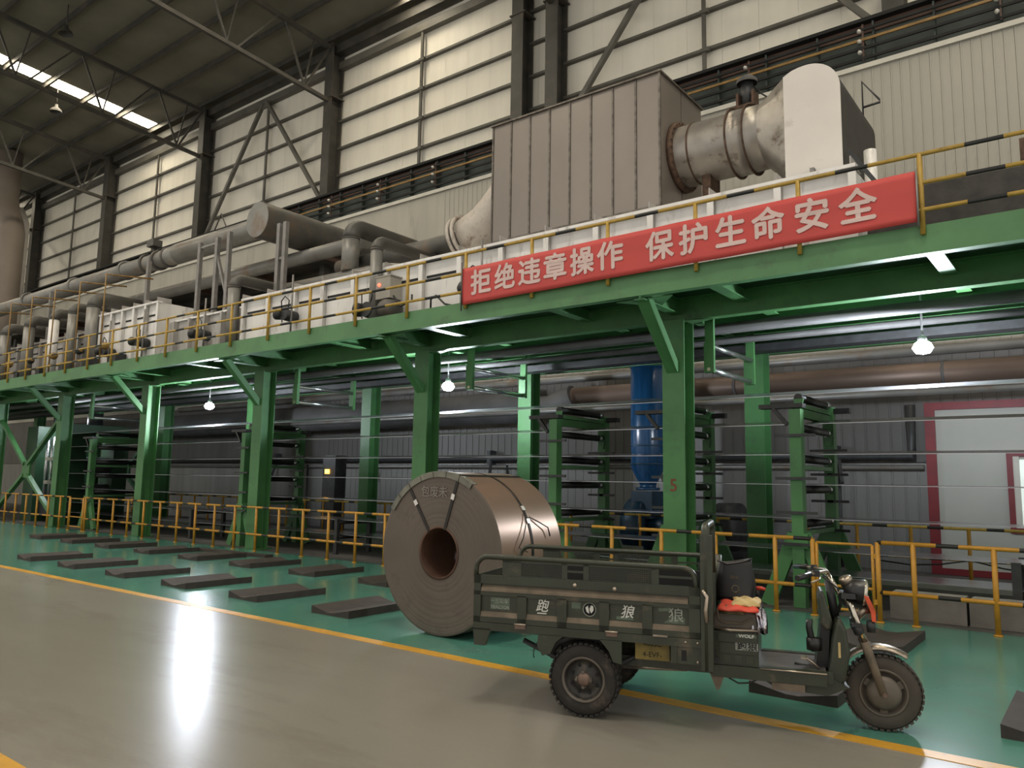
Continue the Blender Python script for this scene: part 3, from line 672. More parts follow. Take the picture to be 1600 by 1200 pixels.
# burners on the furnace fronts
def burner(label, X, z, s=1., box=False):
    t = thing('burner', label, 'burner', (X, 10.2, 4.56))
    MB().tube((X, 10.42, z), (X+.02, 10.1, z+.02), .13*s, 14).build('body', 'motor_dark', t)
    MB().lathe((X-.1*s, 10.12, z+.02), (-1, -.3, .15), [(.001, 0), (.11*s, 0), (.12*s, .13), (.05*s, .18), (.001, .18)], 14).build('fan_housing', 'motor_dark', t)
    MB().path([(X+.1, 10.15, z+.1), (X+.2, 10.1, z+.3), (X+.02, 10.12, z+.42), (X-.22, 10.2, z+.36), (X-.3, 10.3, z-.1)], .013, 6).build('hose', 'cable_black', t)
    MB().tube((X+.16, 10.2, 4.55), (X+.16, 10.2, z+.9), .022, 6).build('conduit', 'rail_grey', t)
    return t
burner('dark burner with looped hose on the white furnace left part', -14.15, 5.17)
burner('dark burner on the tall furnace block right half', -20.6, 5.2)
burner('dark burner on the tall furnace block left half', -22.5, 5.1)
burner('dark burner beside the left edge of the banner', -8.75, 5.0)
burner('dark burner on the grey housing left of the white section', -17.6, 5.1)
t = burner('burner cluster with grey blower under the control box', -11.5, 4.95, 1.2)
MB().lathe((-11.05, 10.2, 4.95), (1, -.2, -.25), [(.001, 0), (.17, 0), (.2, .1), (.2, .38), (.13, .44), (.001, .44)], 18).build('blower', 'dark_pipe', t)
MB().path([(-10.75, 10.15, 5.15), (-10.5, 10.1, 4.9), (-10.25, 10.15, 5.0), (-10.3, 10.2, 5.12)], .02, 6).build('hose', 'cable_black', t)
t = thing('control_box', 'grey control box with glowing red lamp on the white furnace', 'control box', (-11.0, 10.25, 4.56))
MB().box(-11.2, -10.8, 10.1, 10.4, 5.12, 5.56).build('cabinet', 'box_grey', t)
MB().box(-11.22, -10.78, 10.09, 10.41, 5.55, 5.575).build('lid', 'box_grey', t)
MB().lathe((-11.1, 10.1, 5.4), (0, -1, 0), [(.001, .03), (.03, .025), (.035, 0)], 12).build('red_lamp', 'red_light', t)
MB().tube((-11.0, 10.3, 4.55), (-11.0, 10.3, 5.12), .03, 8).build('stand', 'rail_grey', t)
t = thing('control_box', 'small control box with red lamp peeking above the banner', 'control box', (-7.9, 10.25, 5.0))
MB().box(-8.1, -7.85, 10.2, 10.35, 5.05, 5.45).build('cabinet', 'box_grey', t)
MB().lathe((-7.98, 10.2, 5.36), (0, -1, 0), [(.001, .03), (.03, .025), (.035, 0)], 12).build('red_lamp', 'red_light', t)
tag(MB().path([(-9.9, 10.3, 4.56), (-9.9, 10.3, 5.0), (-9.75, 10.28, 5.05), (-9.5, 10.25, 4.85), (-9.1, 10.25, 4.74), (-8.7, 10.25, 4.82), (-8.35, 10.25, 5.0)], .02, 6).build('black_hose', 'cable_black'), 'black hose sagging in front of the white furnace by the banner', 'hose')
# big flue pipes at far left
t = thing('flue_pipe', 'brown vertical flue pipe at the left frame edge', 'pipe', (-44.5, 15, 4.55))
MB().path([(-44.5, 15, 4.55), (-44.5, 15, 14.0), (-44.8, 15, 14.6), (-45.5, 15, 15.4), (-45.8, 15, 16.2), (-45.8, 15, 18.7)], .56, 24).build('pipe_run', 'flue_brown', t)
t = thing('flue_pipe', 'pale vertical flue pipe beside the wall at far left', 'pipe', (-48.2, 17, 4.55))
MB().path([(-47.9, 16.6, 4.55), (-47.9, 16.6, 15.6), (-48.6, 16.6, 16.4), (-50.5, 16.6, 16.6)], .34, 20).build('pipe_run', 'elbow_white', t)
# high bay lamps hanging off the roof (unlit)
for i, (x, y) in enumerate(((-30.0, 11.2), (-36.7, 13.6), (-26.3, 9.2))):
    t = thing('high_bay_lamp', ['unlit high bay lamp hanging near the top of the dark roof', 'unlit high bay lamp hanging below the long skylight', 'unlit high bay lamp hanging beside the second truss'][i], 'lamp', (x, y, zr(y)-1.2))
    z = zr(y)
    MB().tube((x, y, z+.02), (x, y, z-.9), .02, 6).build('rod', 'steel_dark', t)
    MB().lathe((x, y, z-1.2), (0, 0, 1), [(.26, 0), (.22, .12), (.08, .24), (.06, .36), (.001, .37)], 16).build('shade', 'steel_dark', t)

# ================================================================== UNDER THE PLATFORM
# work lamps (lit); the far-left one is an added extra
for i, (x, lb) in enumerate(((-1.98, 'brightest work lamp under the platform at right'), (-10.87, 'glaring work lamp right of the front column behind the coil'), (-19.82, 'glaring work lamp between the left front columns'), (-28.8, 'added work lamp behind the X brace at far left'))):
    t = thing('work_lamp', lb, 'lamp', (x, 11.9, 3.44), group='lit work lamps under the platform')
    MB().tube((x, 11.9, 3.72), (x, 11.9, 4.49), .015, 6).build('rod', 'lamp_shell', t)
    MB().lathe((x, 11.9, 3.675), (0, 0, 1), [(.06, 0), (.06, .05), (.03, .08), (.001, .08)], 18).build('socket', 'lamp_shell', t)
    MB().lathe((x, 11.9, 3.52), (0, 0, 1), [(.001, -.03), (.09, -.01), (.135, .06), (.10, .13), (.05, .16)], 18).build('bulb', 'lamp_white', t)
    ld = bpy.data.lights.new('lamp_light', 'POINT'); ld.energy = 420 if i < 3 else 90; ld.color = (.84, .91, 1); ld.shadow_soft_size = .14
    lo = bpy.data.objects.new('lamp_light', ld); COL.objects.link(lo); lo.parent = t; lo.location = (0, 0, -.12)
# pipes under the deck
tag(MB().path([(1.9, 11.6, 4.10), (-40, 11.6, 4.10)], .085, 14).build('service_pipe', 'under_pipe'), 'grey service pipe slung just under the platform beams', 'pipe')
tag(MB().path([(1.9, 12.75, 4.12), (-40, 12.75, 4.12)], .06, 14).build('service_pipe', 'under_pipe'), 'thin grey pipe under the platform behind the work lamps', 'pipe')
tag(MB().box(-40, 1.9, 13.35, 13.7, 4.0, 4.13).build('cable_tray', 'motor_dark'), 'grey cable tray under the platform', 'cable tray')
tag(MB().path([(1.9, 16.7, 4.3), (-30, 16.7, 4.3)], .1, 14).build('service_pipe', 'galv_pipe'), 'pale pipe above the brown duct near the wall', 'pipe')
t = thing('brown_duct', 'wide brown round duct along the back wall under the platform', 'duct', (-4, 16.3, 3.3))
MB().path([(1.9, 16.3, 3.78), (-10.6, 16.3, 3.78)], .23, 28).build('duct_run', 'bronze_duct', t)
MB().path([(-10.6, 16.3, 3.78), (-11.3, 16.3, 3.55), (-12.1, 16.35, 3.55)], .3, 20).build('duct_end', 'under_pipe', t)
MB().path([(-12.0, 16.4, 3.6), (-40, 16.4, 3.6)], .42, 24).build('duct_run', 'under_pipe', t)
for x in (-2.4, -6.4, -15.5, -17.5, -22): MB().lathe((x, 16.3 if x > -11 else 16.4, 3.78 if x > -11 else 3.6), (1, 0, 0), [(.2, 0), (.25, 0), (.25, .05), (.2, .05)] if x > -11 else [(.4, 0), (.44, 0), (.44, .05), (.4, .05)], 24, closed=True).build('duct_band', 'under_pipe', t)
tag(MB().path([(1.9, 16.0, 3.42), (-34, 16.0, 3.42)], .06, 12).build('service_pipe', 'galv_pipe'), 'pale pipe running just below the brown duct', 'pipe')
t = thing('wall_pipe', 'dark pipe along the back wall turning up beside the red door', 'pipe', (-10, 17.2, 2.2))
MB().path([(-40, 17.2, 2.27), (-3.15, 17.2, 2.27), (-3.15, 17.2, 3.3)], .1, 14).build('pipe_run', 'motor_dark', t)
MB().path([(-40, 17.25, 2.05), (-2.95, 17.25, 2.05)], .05, 10).build('lower_pipe', 'galv_pipe', t)
for x in (-4.6, -9, -14, -19, -24): MB().bar((x, 17.3, 2.5), (x+.18, 16.9, 1.72), .06, .06).box(x-.06, x+.06, 17.1, 17.38, 2.1, 2.5).build('bracket', 'motor_dark', t)
for i, x in enumerate((-4.55, -13.4, -18.9, -22.2)):
    tag(MB().tube((x, 17.2, 0), (x, 17.2, 2.1), .035, 8).build('drop_pipe', 'motor_dark'), ['thin dark drop pipe on the wall left of the red door', 'thin dark drop pipe on the wall left of the coil', 'thin dark drop pipe on the wall near the dark cabinet', 'thin dark drop pipe on the wall behind the left guard rail'][i], 'pipe')
# blue silo and blower
t = thing('blue_silo', 'blue cylindrical hopper with conical bottom behind column 5', 'hopper', (-8.08, 15.4, 1.45))
MB().lathe((-8.08, 15.4, 0), (0, 0, 1), [(.001, 4.42), (.37, 4.4), (.37, 1.98), (.18, 1.62), (.18, 1.56), (.26, 1.56), (.26, 1.50), (.16, 1.50)], 32).build('hopper_shell', 'silo_blue', t)
for z in (4.2, 3.45, 2.85, 2.45, 2.05): MB().lathe((-8.08, 15.4, z), (0, 0, 1), [(.37, 0), (.385, 0), (.385, .035), (.37, .035)], 32, closed=True).build('hoop', 'blower_blue', t)
t = thing('blower', 'blue centrifugal blower under the blue hopper', 'blower', (-8.13, 15.4, 0))
MB().lathe((-8.48, 15.4, .72), (1, 0, 0), [(.001, 0), (.56, 0), (.62, .05), (.62, .42), (.56, .47), (.001, .47)], 36).build('scroll_housing', 'blower_blue', t)
MB().box(-8.33, -7.83, 15.1, 15.7, .9, 1.48).build('outlet', 'blower_blue', t)
MB().tube((-8.01, 15.4, .72), (-7.33, 15.4, .72), .25, 20).build('motor', 'blower_blue', t)
MB().box(-8.63, -7.23, 15.0, 15.8, 0, .16).box(-7.73, -7.33, 15.2, 15.6, .16, .5).build('base', 'motor_dark', t)
MB().lathe((-8.52, 15.4, .72), (-1, 0, 0), [(.25, 0), (.3, .08), (.22, .12), (.001, .12)], 24).build('intake', 'under_pipe', t)
t = thing('drum_fan', 'dark round fan drum behind the rack right of column 5', 'fan', (-6.3, 15.9, 0))
MB().lathe((-6.7, 15.9, .72), (1, 0, 0), [(.001, 0), (.5, 0), (.55, .05), (.55, .5), (.001, .5)], 32).build('drum', 'motor_dark', t)
MB().box(-6.9, -6.0, 15.5, 16.3, 0, .3).build('base', 'motor_dark', t)
# hung guide rollers
def hung(label, X, z, Y0, Y1):
    t = thing('guide_roller', label, 'roller', (X, (Y0+Y1)/2, z), group='white guide rollers hung under the platform')
    for y in (Y0, Y1): MB().box(X-.07, X+.07, y-.03, y+.03, z-.05, 4.49).box(X-.08, X+.08, y-.05, y-.03, z-.05, z+.42).build('hanger', 'green', t)
    MB().tube((X, Y0+.03, z), (X, Y1-.03, z), .045, 14).build('roller', 'roller_steel', t)
    MB().tube((X, Y0-.06, z), (X, Y0+.06, z), .028, 10).build('bearing', 'worn_chrome', t)
    MB().tube((X+.03, Y0+.03, z+.36), (X+.03, Y1-.03, z+.36), .04, 14).build('upper_roller', 'roller_steel', t)
hung('white guide roller hung right of column 5', -4.8, 3.40, 11.2, 12.9)
hung('white guide roller hung between two front columns left of the coil', -15.0, 3.40, 11.2, 12.9)
hung('white guide roller hung beside the lamp behind the coil', -10.55+.9, 3.42, 11.2, 12.9)
hung('white guide roller hung behind the front X brace bay', -25.3, 3.42, 11.2, 12.9)
# roller racks ----------------------------------------------------------
LV = [2.90, 2.47, 2.03, 1.60, 1.12]
def rack(X, label, dy=0.):
    t = thing('roller_rack', label, 'rack', (X, 11.9, 0), group='green strip roller racks')
    for y, zt in ((11.1+dy, 2.72), (12.72, 2.88)):
        MB().box(X-.08, X+.08, y-.08, y+.08, .0, zt).build('post', 'green', t)
        for s_ in (-1, 1):
            MB().bar((X+s_*.06, y, .98), (X+s_*.46, y, .0), .19, .08, up=(0, 1, 0)).build('splayed_leg', 'green', t)
        MB().box(X-.14, X+.14, y-.09, y+.09, .8, 1.0).build('collar', 'green', t)
        for z in (2.2, 1.83, 1.42, .98) if y > 12 else (2.35, 1.75, 1.28, .85):
            MB().box(X-.28, X+.28, y-.11, y-.08, z-.02, z+.02).build('peg', 'motor_dark', t)
    MB().box(X-.05, X+.05, 11.1, 12.72, 2.62, 2.74).build('top_beam', 'green', t)
    MB().bar((X-.1, 11.02, 2.5), (X-.3, 11.02, 2.74), .05, .05).box(X-.5, X+.12, 11.0, 11.16, 2.74, 2.80).build('side_arm', 'roller_black', t)
    MB().box(X+.05, X+.32, 12.66, 12.78, 2.78, 2.86).build('side_arm', 'roller_black', t)
    for k, z in enumerate(LV):
        r_ = MB().tube((X, 11.2, z), (X, 12.60, z), .058, 16).build('roller', 'roller_black', t)
        MB().tube((X, 12.5, z), (X, 12.64, z), .061, 16).build('roller_end', 'roller_steel', r_)
        if k % 2 == 0:
            MB().box(X-.05, X+.06, 11.18, 12.64, z-.15, z-.09).build('roller_beam', 'green_pale', t)
        for y in (11.19, 12.62):
            MB().prism([(X-.03, z-.2), (X+.05, z-.2), (X+.08, z-.02), (X-.06, z-.02)], 'xz', y-.01, y+.01).build('lug', 'green', t)
rack(-3.49, 'green strip roller rack standing right of the tricycle seat')
rack(-5.5, 'green strip roller rack half hidden behind column 5', .14)
rack(-7.6, 'green strip roller rack between the coil and the blue hopper')
rack(-16.75, 'green strip roller rack beside the front column left of the coil')
rack(-24.8, 'green strip roller rack near the rolling mill')
# steel strips ---------------------------------------------------------------
sl = ['topmost', 'second from the top', 'third from the top', 'fourth from the top', 'fifth from the top', 'sixth from the top', 'lowest']
for z, nm, dz in zip((2.965, 2.535, 2.095, 1.665, 1.185, .74, .42), sl, (.15, .11, .07, .015, 0, 0, 0)):
    o = MB().prism([(11.45, z), (12.3, z+dz), (12.3, z+dz+.006), (11.45, z+.006)], 'yz', -27.5, 2.0).build('steel_strip', 'steel_strip')
    tag(o, 'thin shiny steel strip running along the racks, %s of the seven' % nm, 'strip', 'steel strips in the roller racks')
# low stands carrying the two lowest strips
for i, x in enumerate((-1.0, -9.6, -13.6, -19.5)):
    t = thing('strip_stand', ['low dark stand under the lowest strips at right', 'low dark stand under the strips behind the coil', 'low dark stand under the strips left of the coil', 'low dark stand under the strips near the left lamp'][i], 'stand', (x, 11.9, 0))
    for y in (11.4, 12.35): MB().box(x-.05, x+.05, y-.04, y+.04, 0, .76).build('leg', 'motor_dark', t)
    for z in (.37, .69): MB().tube((x, 11.44, z), (x, 12.31, z), .048, 12).build('roller', 'roller_black', t)
# concrete blocks -----------------------------------------------------------
for i, (a, b) in enumerate(((-2.35, -1.5), (-1.47, -.6), (-.57, -.2))):
    t = thing('concrete_block', ['concrete block with pale top edge beside the gate', 'middle concrete block behind the right guard rail', 'concrete block at the right frame edge behind the guard rail'][i], 'block', ((a+b)/2, 11.25, 0), group='concrete blocks behind the right guard rail')
    MB().box(a, b, 11.0, 11.36, 0, .30).build('block_body', 'concrete', t)
    MB().box(a+.01, b-.02, 11.01, 11.35, .30, .325).build('pale_top', 'concrete_top', t)  # paler slab on top of the block
# raised ledge + back rail
lg = tag(MB().box(-30, 2, 13.2, 14.0, 0, .16).build('concrete_ledge', 'concrete_top'), 'pale low concrete ledge running behind the steel strips', 'ledge')
br = thing('back_railing', 'yellow and black railing in the background in front of the wall', 'railing', (-1.05, 14.6, 0))
pm = MB().tube((0, 0, 0), (0, 0, 1.0), .03, 8).mesh('post'); pm.materials.append(M['yellow'])
for i in range(-3, 36): piece('post', pm, br, (-.85*i, 0, 0))
for z in (1.0, .5): MB().tube((-31, 14.6, z), (1.8, 14.6, z), .025, 8).build('rail', 'rail_back', br)
tag(MB().path([(1.5-.4*i, 13.1, .62-.12*abs(math.sin(i*pi/4))) for i in range(12)], .012, 6).build('chain', 'motor_dark'), 'dark chain sagging behind the right guard rail', 'chain')
# white cloth-like sheets / tarps behind rail at centre
tag(MB().box(-10.2, -7.4, 13.1, 13.9, .18, .42).build('sheet_stack', 'concrete_top'), 'low pale stack of sheets behind the guard rail right of the coil', 'stack')
# dark cabinet with amber light
t = thing('control_cabinet', 'tall black cabinet with amber display at left', 'cabinet', (-17.9, 14.8, 0))
MB().box(-18.15, -17.6, 14.6, 15.0, 0, 2.3).build('cabinet_body', 'motor_dark', t)
MB().box(-18.02, -17.85, 14.57, 14.6, 1.78, 1.9).build('display', 'amber_light', t)
# rolling mill at far left
t = thing('rolling_mill', 'dark green rolling mill stand behind the X brace at far left', 'machine', (-28.6, 12.4, 0))
for x in (-30.4, -27.7): MB().box(x-.45, x+.45, 11.5, 12.0, 0, 3.3).box(x-.45, x+.45, 12.9, 13.4, 0, 3.3).box(x-.45, x+.45, 12.0, 12.9, 2.9, 3.3).box(x-.45, x+.45, 12.0, 12.9, 0, .5).build('housing', 'green_dark', t)
for x in (-30.4, -27.7):
    for z, r_ in ((1.05, .28), (1.95, .28)): MB().tube((x+.1, 11.55, z), (x+.1, 13.4, z), r_, 20).build('roll', 'under_pipe', t)
MB().box(-29.95, -28.2, 11.7, 13.2, .2, .8).build('bed', 'motor_dark', t)
for x in (-30.4, -27.7): MB().tube((x, 12.4, 3.3), (x, 12.4, 3.72), .24, 16).build('screw_down', 'motor_dark', t)
MB().box(-28.9, -28.3, 11.4, 11.55, 1.3, 1.42).box(-28.9, -28.3, 11.4, 11.55, 2.1, 2.2).build('guide_plate', 'roller_steel', t)
for x in (-29.3, -28.9): MB().tube((x, 11.6, .8), (x, 11.6, 2.9), .06, 10).build('hydraulic_rod', 'roller_steel', t)

# ================================================================== FRONT GUARD RAIL
gr = thing('guard_railing', 'yellow and black guard railing along the edge of the teal floor', 'railing', (-1.13, 10.5, 0))
pm = MB().tube((0, 0, 0), (0, 0, .97), .03, 10).lathe((0, 0, 0), (0, 0, 1), [(.001, 0), (.05, 0), (.05, .015), (.03, .02)], 10).mesh('post'); pm.materials.append(M['yellow'])
for i in range(-2, 37):
    x = -.833*i
    if i in (2, 28): continue
    piece('post', pm, gr, (x, 0, .003))
for x in (-2.36, -3.14, -23.75, -24.65): piece('post', pm, gr, (x+1.13, 0, .003))
for a, b in ((-2.36, 1.0), (-23.75, -3.14), (-32, -24.65)):
    for z in (.97, .37): MB().tube((a, 10.5, z), (b, 10.5, z), .026, 10).build('rail', 'rail_low', gr)
for a, b, lb in ((-3.09, -2.42, 'small yellow gate in the guard railing behind the tricycle handlebar'), (-24.6, -23.8, 'small yellow gate in the guard railing at far left')):
    t = thing('guard_gate', lb, 'gate', ((a+b)/2, 10.5, 0))
    for x in (a, b): MB().tube((x, 10.5, .1), (x, 10.5, .93), .02, 8).build('stile', 'yellow', t)
    for z in (.93, .4, .12): MB().tube((a, 10.5, z), (b, 10.5, z), .018, 8).build('gate_rail', 'yellow', t)
    for z in (.25, .8): MB().box(b, b+.05, 10.48, 10.52, z-.03, z+.03).build('hinge', 'yellow', t)

# ================================================================== COIL PADS
def pad_mesh():
    m_ = MB(); w_, l_ = .34, .56
    prof = [(-w_, 0), (w_, 0), (w_, .09), (.05, .035), (-.05, .035), (-w_, .09)]
    m_.prism(prof, 'xz', -l_, l_); return m_.mesh('saddle_pad')
pmesh = pad_mesh(); pmesh.materials.append(M['rubber_pad'])
row1 = [(-7.6-1.79*k) for k in range(0, 6)]; row2 = [(-9.25-1.79*k) for k in range(0, 8)]
names1 = ['just left of the coil', 'second left of the coil', 'third left of the coil', 'fourth left of the coil', 'fifth left of the coil', 'at the left frame edge']
names2 = ['peeking out behind the coil', 'second from the coil', 'third from the coil', 'fourth from the coil', 'fifth from the coil', 'sixth from the coil', 'seventh from the coil', 'at the left frame edge']
def pad(x, y, label, rz=0., grp='dark coil saddle pads on the teal floor'):
    o = bpy.data.objects.new('coil_pad', pmesh); COL.objects.link(o); o.location = (x, y, .003); o.rotation_euler[2] = rz
    tag(o, label, 'pad', grp)
for x, n_ in zip(row1, names1): pad(x, 6.87, 'dark coil saddle pad in the front row, '+n_, random.uniform(-.03, .03))
for x, n_ in zip(row2, names2): pad(x, 9.07, 'dark coil saddle pad in the back row, '+n_, random.uniform(-.03, .03))
pad(-2.08, 6.87, 'black coil saddle pad in the shade under the tricycle footboard')
pad(-.36, 6.87, 'dark coil saddle pad cut by the right frame edge')
pad(-2.08, 9.2, 'dark coil saddle pad behind the tricycle front wheel')
tag(MB().prism([(-16.4, 9.62), (-13.9, 9.8), (-13.9, 10.0), (-16.4, 9.82)], 'xy', .003, .06).build('loose_board', 'rubber_pad'), 'long thin dark board lying beside the guard railing', 'board')

# ================================================================== STEEL COIL
CX, CZ, CR, CY0, CY1 = -5.78, .875, .862, 6.25, 7.32
co = thing('steel_coil', 'big brown steel strip coil lying on the teal floor behind the tricycle bed', 'coil', (CX, 6.8, 0))
prf = []
rr = .27; i = 0
while rr < CR-.02:
    prf.append((rr, random.uniform(-.0012, .0012))); rr += .012
f = MB().lathe((CX, CY0, CZ), (0, 1, 0), [(.26, .03)]+prf+[(CR-.012, 0), (CR, .004)], 96, smooth=True); f.build('front_face', 'coil_face', co)
MB().lathe((CX, CY0, CZ), (0, 1, 0), [(CR, .004), (CR, CY1-CY0)], 96).build('outer_wrap', 'coil_side', co)
MB().lathe((CX, CY1, CZ), (0, 1, 0), [(CR, 0), (.26, 0)], 64).build('back_face', 'coil_face', co)
MB().lathe((CX, CY0, CZ), (0, 1, 0), [(.262, .0), (.255, .02), (.255, CY1-CY0)], 48).build('bore', 'coil_bore', co)
MB().lathe((CX, CY0-.004, CZ), (0, 1, 0), [(.262, .0), (.285, -.004), (.285, .006), (.262, .02)], 48).build('core_lip', 'coil_bore', co)
def arc_band(y0, y1, r0, a0, a1, t_=.006, n_=24):
    b = MB(); vs = []
    for i in range(n_+1):
        a = a0+(a1-a0)*i/n_
        for r_ in (r0, r0+t_):
            for y in (y0, y1): vs.append((CX+r_*math.cos(a), y, CZ+r_*math.sin(a)))
    fs = []
    for i in range(n_):
        o = 4*i
        fs += [(o, o+1, o+5, o+4), (o+2, o+6, o+7, o+3), (o, o+4, o+6, o+2), (o+1, o+3, o+7, o+5)]
    fs += [(0, 2, 3, 1), (4*n_, 4*n_+1, 4*n_+3, 4*n_+2)]
    return b.add(vs, fs, True)
arc_band(6.76, 6.80, CR, 0, 2*pi, .004, 96).build('circumference_strap', 'strap', co)
for a, lb in ((math.radians(72.), None), (math.radians(124), None)):
    d = Vector((math.cos(a), 0, math.sin(a))); c = Vector((CX, CY0-.008, CZ))
    s_ = MB().bar(c+d*.26, c+d*(CR+.008), .036, .005, up=(0, 1, 0)).bar(c+d*(CR+.01), c+d*(CR+.01)+V(0, CY1-CY0, 0), .036, .005, up=tuple(d))
    s_.build('radial_strap', 'strap', co)
    MB().bar(c+d*.60+V(0, -.006, 0), c+d*.66+V(0, -.006, 0), .045, .008, up=(0, 1, 0)).build('strap_buckle', 'buckle', co)
# edge guard segments at top
for k in range(7):
    a0 = math.radians(58+13*k); a1 = a0+math.radians(12.4)
    arc_band(CY0-.012, CY0+.07, CR, a0, a1, .010, 4).build('edge_guard', 'edge_guard', co)
    g_ = MB(); vs = []
    for i in range(5):
        a = a0+(a1-a0)*i/4
        for r_ in (CR-.055, CR+.01): vs += [(CX+r_*math.cos(a), CY0-.016, CZ+r_*math.sin(a)), (CX+r_*math.cos(a), CY0-.006, CZ+r_*math.sin(a))]
    fs = []
    for i in range(4):
        o = 4*i; fs += [(o, o+2, o+6, o+4), (o+1, o+5, o+7, o+3), (o+2, o+3, o+7, o+6), (o, o+4, o+5, o+1)]
    g_.add(vs, fs).build('edge_guard', 'edge_guard', co)
# loose strap tail on the outer wrap
def onside(a, y, off=.01): return (CX+(CR+off)*math.cos(a), y, CZ+(CR+off)*math.sin(a))
A = math.radians
for a in (A(34), A(24)):
    MB().bar(onside(a+.03, 6.78, .012), onside(a-.03, 6.78, .012), .05, .01, up=(math.cos(a), 0, math.sin(a))).build('strap_buckle', 'buckle', co)
MB().path([onside(A(30), 6.76), onside(A(22), 6.70, .03), onside(A(12), 6.58, .04), onside(A(6), 6.50, .03), onside(A(3), 6.62, .05)], .006, 6).build('strap_tail', 'strap', co)
MB().path([onside(A(27), 6.82), onside(A(22), 6.95, .03), onside(A(18), 7.06, .04), onside(A(12), 7.08, .03)], .007, 6).build('strap_tail', 'strap', co)
text_part('chalk_writing', '包废未', .13, 'chalk', co, (CX-.08, CY0-.012, CZ+.64), extrude=.0005)

# ================================================================== CARGO TRICYCLE
TH = math.radians(18.5); TO = (-3.236, 5.356, .003)
tr = thing('cargo_tricycle', 'dusty dark olive electric cargo tricycle parked across the yellow line', 'tricycle', TO, TH)
NY = -.53
def wheel(name, x, y, z, r, wdt, dusty, side):
    ty = MB().lathe((x, y-wdt/2, z), (0, 1, 0), [(r*.60, .008), (r*.72, 0), (r*.90, .006), (r*.965, .022), (r*.965, wdt-.022), (r*.90, wdt-.006), (r*.72, wdt), (r*.60, wdt-.008)], 48)
    n_ = 38
    for k in range(n_):
        for s_ in (0, 1):
            a = 2*pi*(k+.5*s_)/n_; d = V(math.cos(a), 0, math.sin(a)); tg = V(-math.sin(a), 0, math.cos(a))
            c = V(x, y+(-wdt*.27 if s_ == 0 else wdt*.27), z)+d*(r*.968)
            a_, b_, e_ = tg*(r*.050), V(0, wdt*.24, 0), d*(r*.022)
            ty.add([c-a_-b_-e_, c+a_-b_-e_, c+a_+b_-e_, c-a_+b_-e_, c-a_-b_+e_, c+a_-b_+e_, c+a_+b_+e_, c-a_+b_+e_], [(0,3,2,1),(4,5,6,7),(0,1,5,4),(1,2,6,5),(2,3,7,6),(3,0,4,7)])
    t = ty.build(name, 'tyre_dusty' if dusty else 'tyre', tr)
    rim = MB().lathe((x, y, z), (0, side, 0), [(r*.60, wdt*.44), (r*.56, wdt*.46), (r*.53, wdt*.36), (r*.50, wdt*.18), (r*.34, wdt*.14), (r*.28, wdt*.28), (r*.001, wdt*.28)], 40)
    rim.lathe((x, y, z), (0, -side, 0), [(r*.60, wdt*.44), (r*.56, wdt*.46), (r*.5, wdt*.1), (.001, wdt*.1)], 40)
    rim.build('rim', 'rim_dusty' if dusty else 'rim_dark', t)
    MB().lathe((x, y, z), (0, side, 0), [(r*.555, wdt*.40), (r*.62, wdt*.47), (r*.60, wdt*.50), (r*.545, wdt*.45)], 40, closed=True).build('rim_edge', 'rim_dusty', t)
    return t
def rear_wheel(y, side):
    t = wheel('rear_wheel', .0, y, .255, .255, .13, False, side)
    hub = MB()
    prof = []
    yy = y+side*.13*.30
    MB().lathe((0, yy, .255), (0, side, 0), [(.048, 0), (.045, .02), (.03, .03), (.001, .03)], 20).build('hub', 'hub_rust', t)
    for k in range(4):
        a = pi/2*k
        MB().bar((0, yy+side*.006, .255), (.058*math.cos(a), yy+side*.006, .255+.058*math.sin(a)), .036, .012, up=(0, 1, 0)).tube((.052*math.cos(a), yy, .255+.052*math.sin(a)), (.052*math.cos(a), yy+side*.028, .255+.052*math.sin(a)), .011, 6).build('wheel_bolt', 'rim_dusty', t)
    for k in range(8):
        a = pi/4*(k+.5)
        MB().tube((.098*math.cos(a), y+side*.02, .255+.098*math.sin(a)), (.098*math.cos(a), y+side*.027, .255+.098*math.sin(a)), .012, 8).build('rim_hole', 'slot_black', t)
rear_wheel(-.46, -1); rear_wheel(.46, 1)
t = wheel('front_wheel', 1.99, 0, .253, .253, .12, True, -1)
MB().lathe((1.99, -.02, .253), (0, -1, 0), [(.11, -.02), (.11, .05), (.085, .07), (.03, .075), (.001, .08)], 28).build('brake_drum', 'rim_dusty', t)
MB().tube((1.99, -.13, .253), (1.99, .13, .253), .014, 8).build('axle_bolt', 'hub_rust', t)
for k in range(3):
    a = 2*pi*k/3+.5
    MB().bar((1.99+.1*math.cos(a), -.035, .253+.1*math.sin(a)), (1.99+.14*math.cos(a), -.035, .253+.14*math.sin(a)), .05, .02, up=(0, 1, 0)).build('rim_spoke', 'rim_dusty', t)
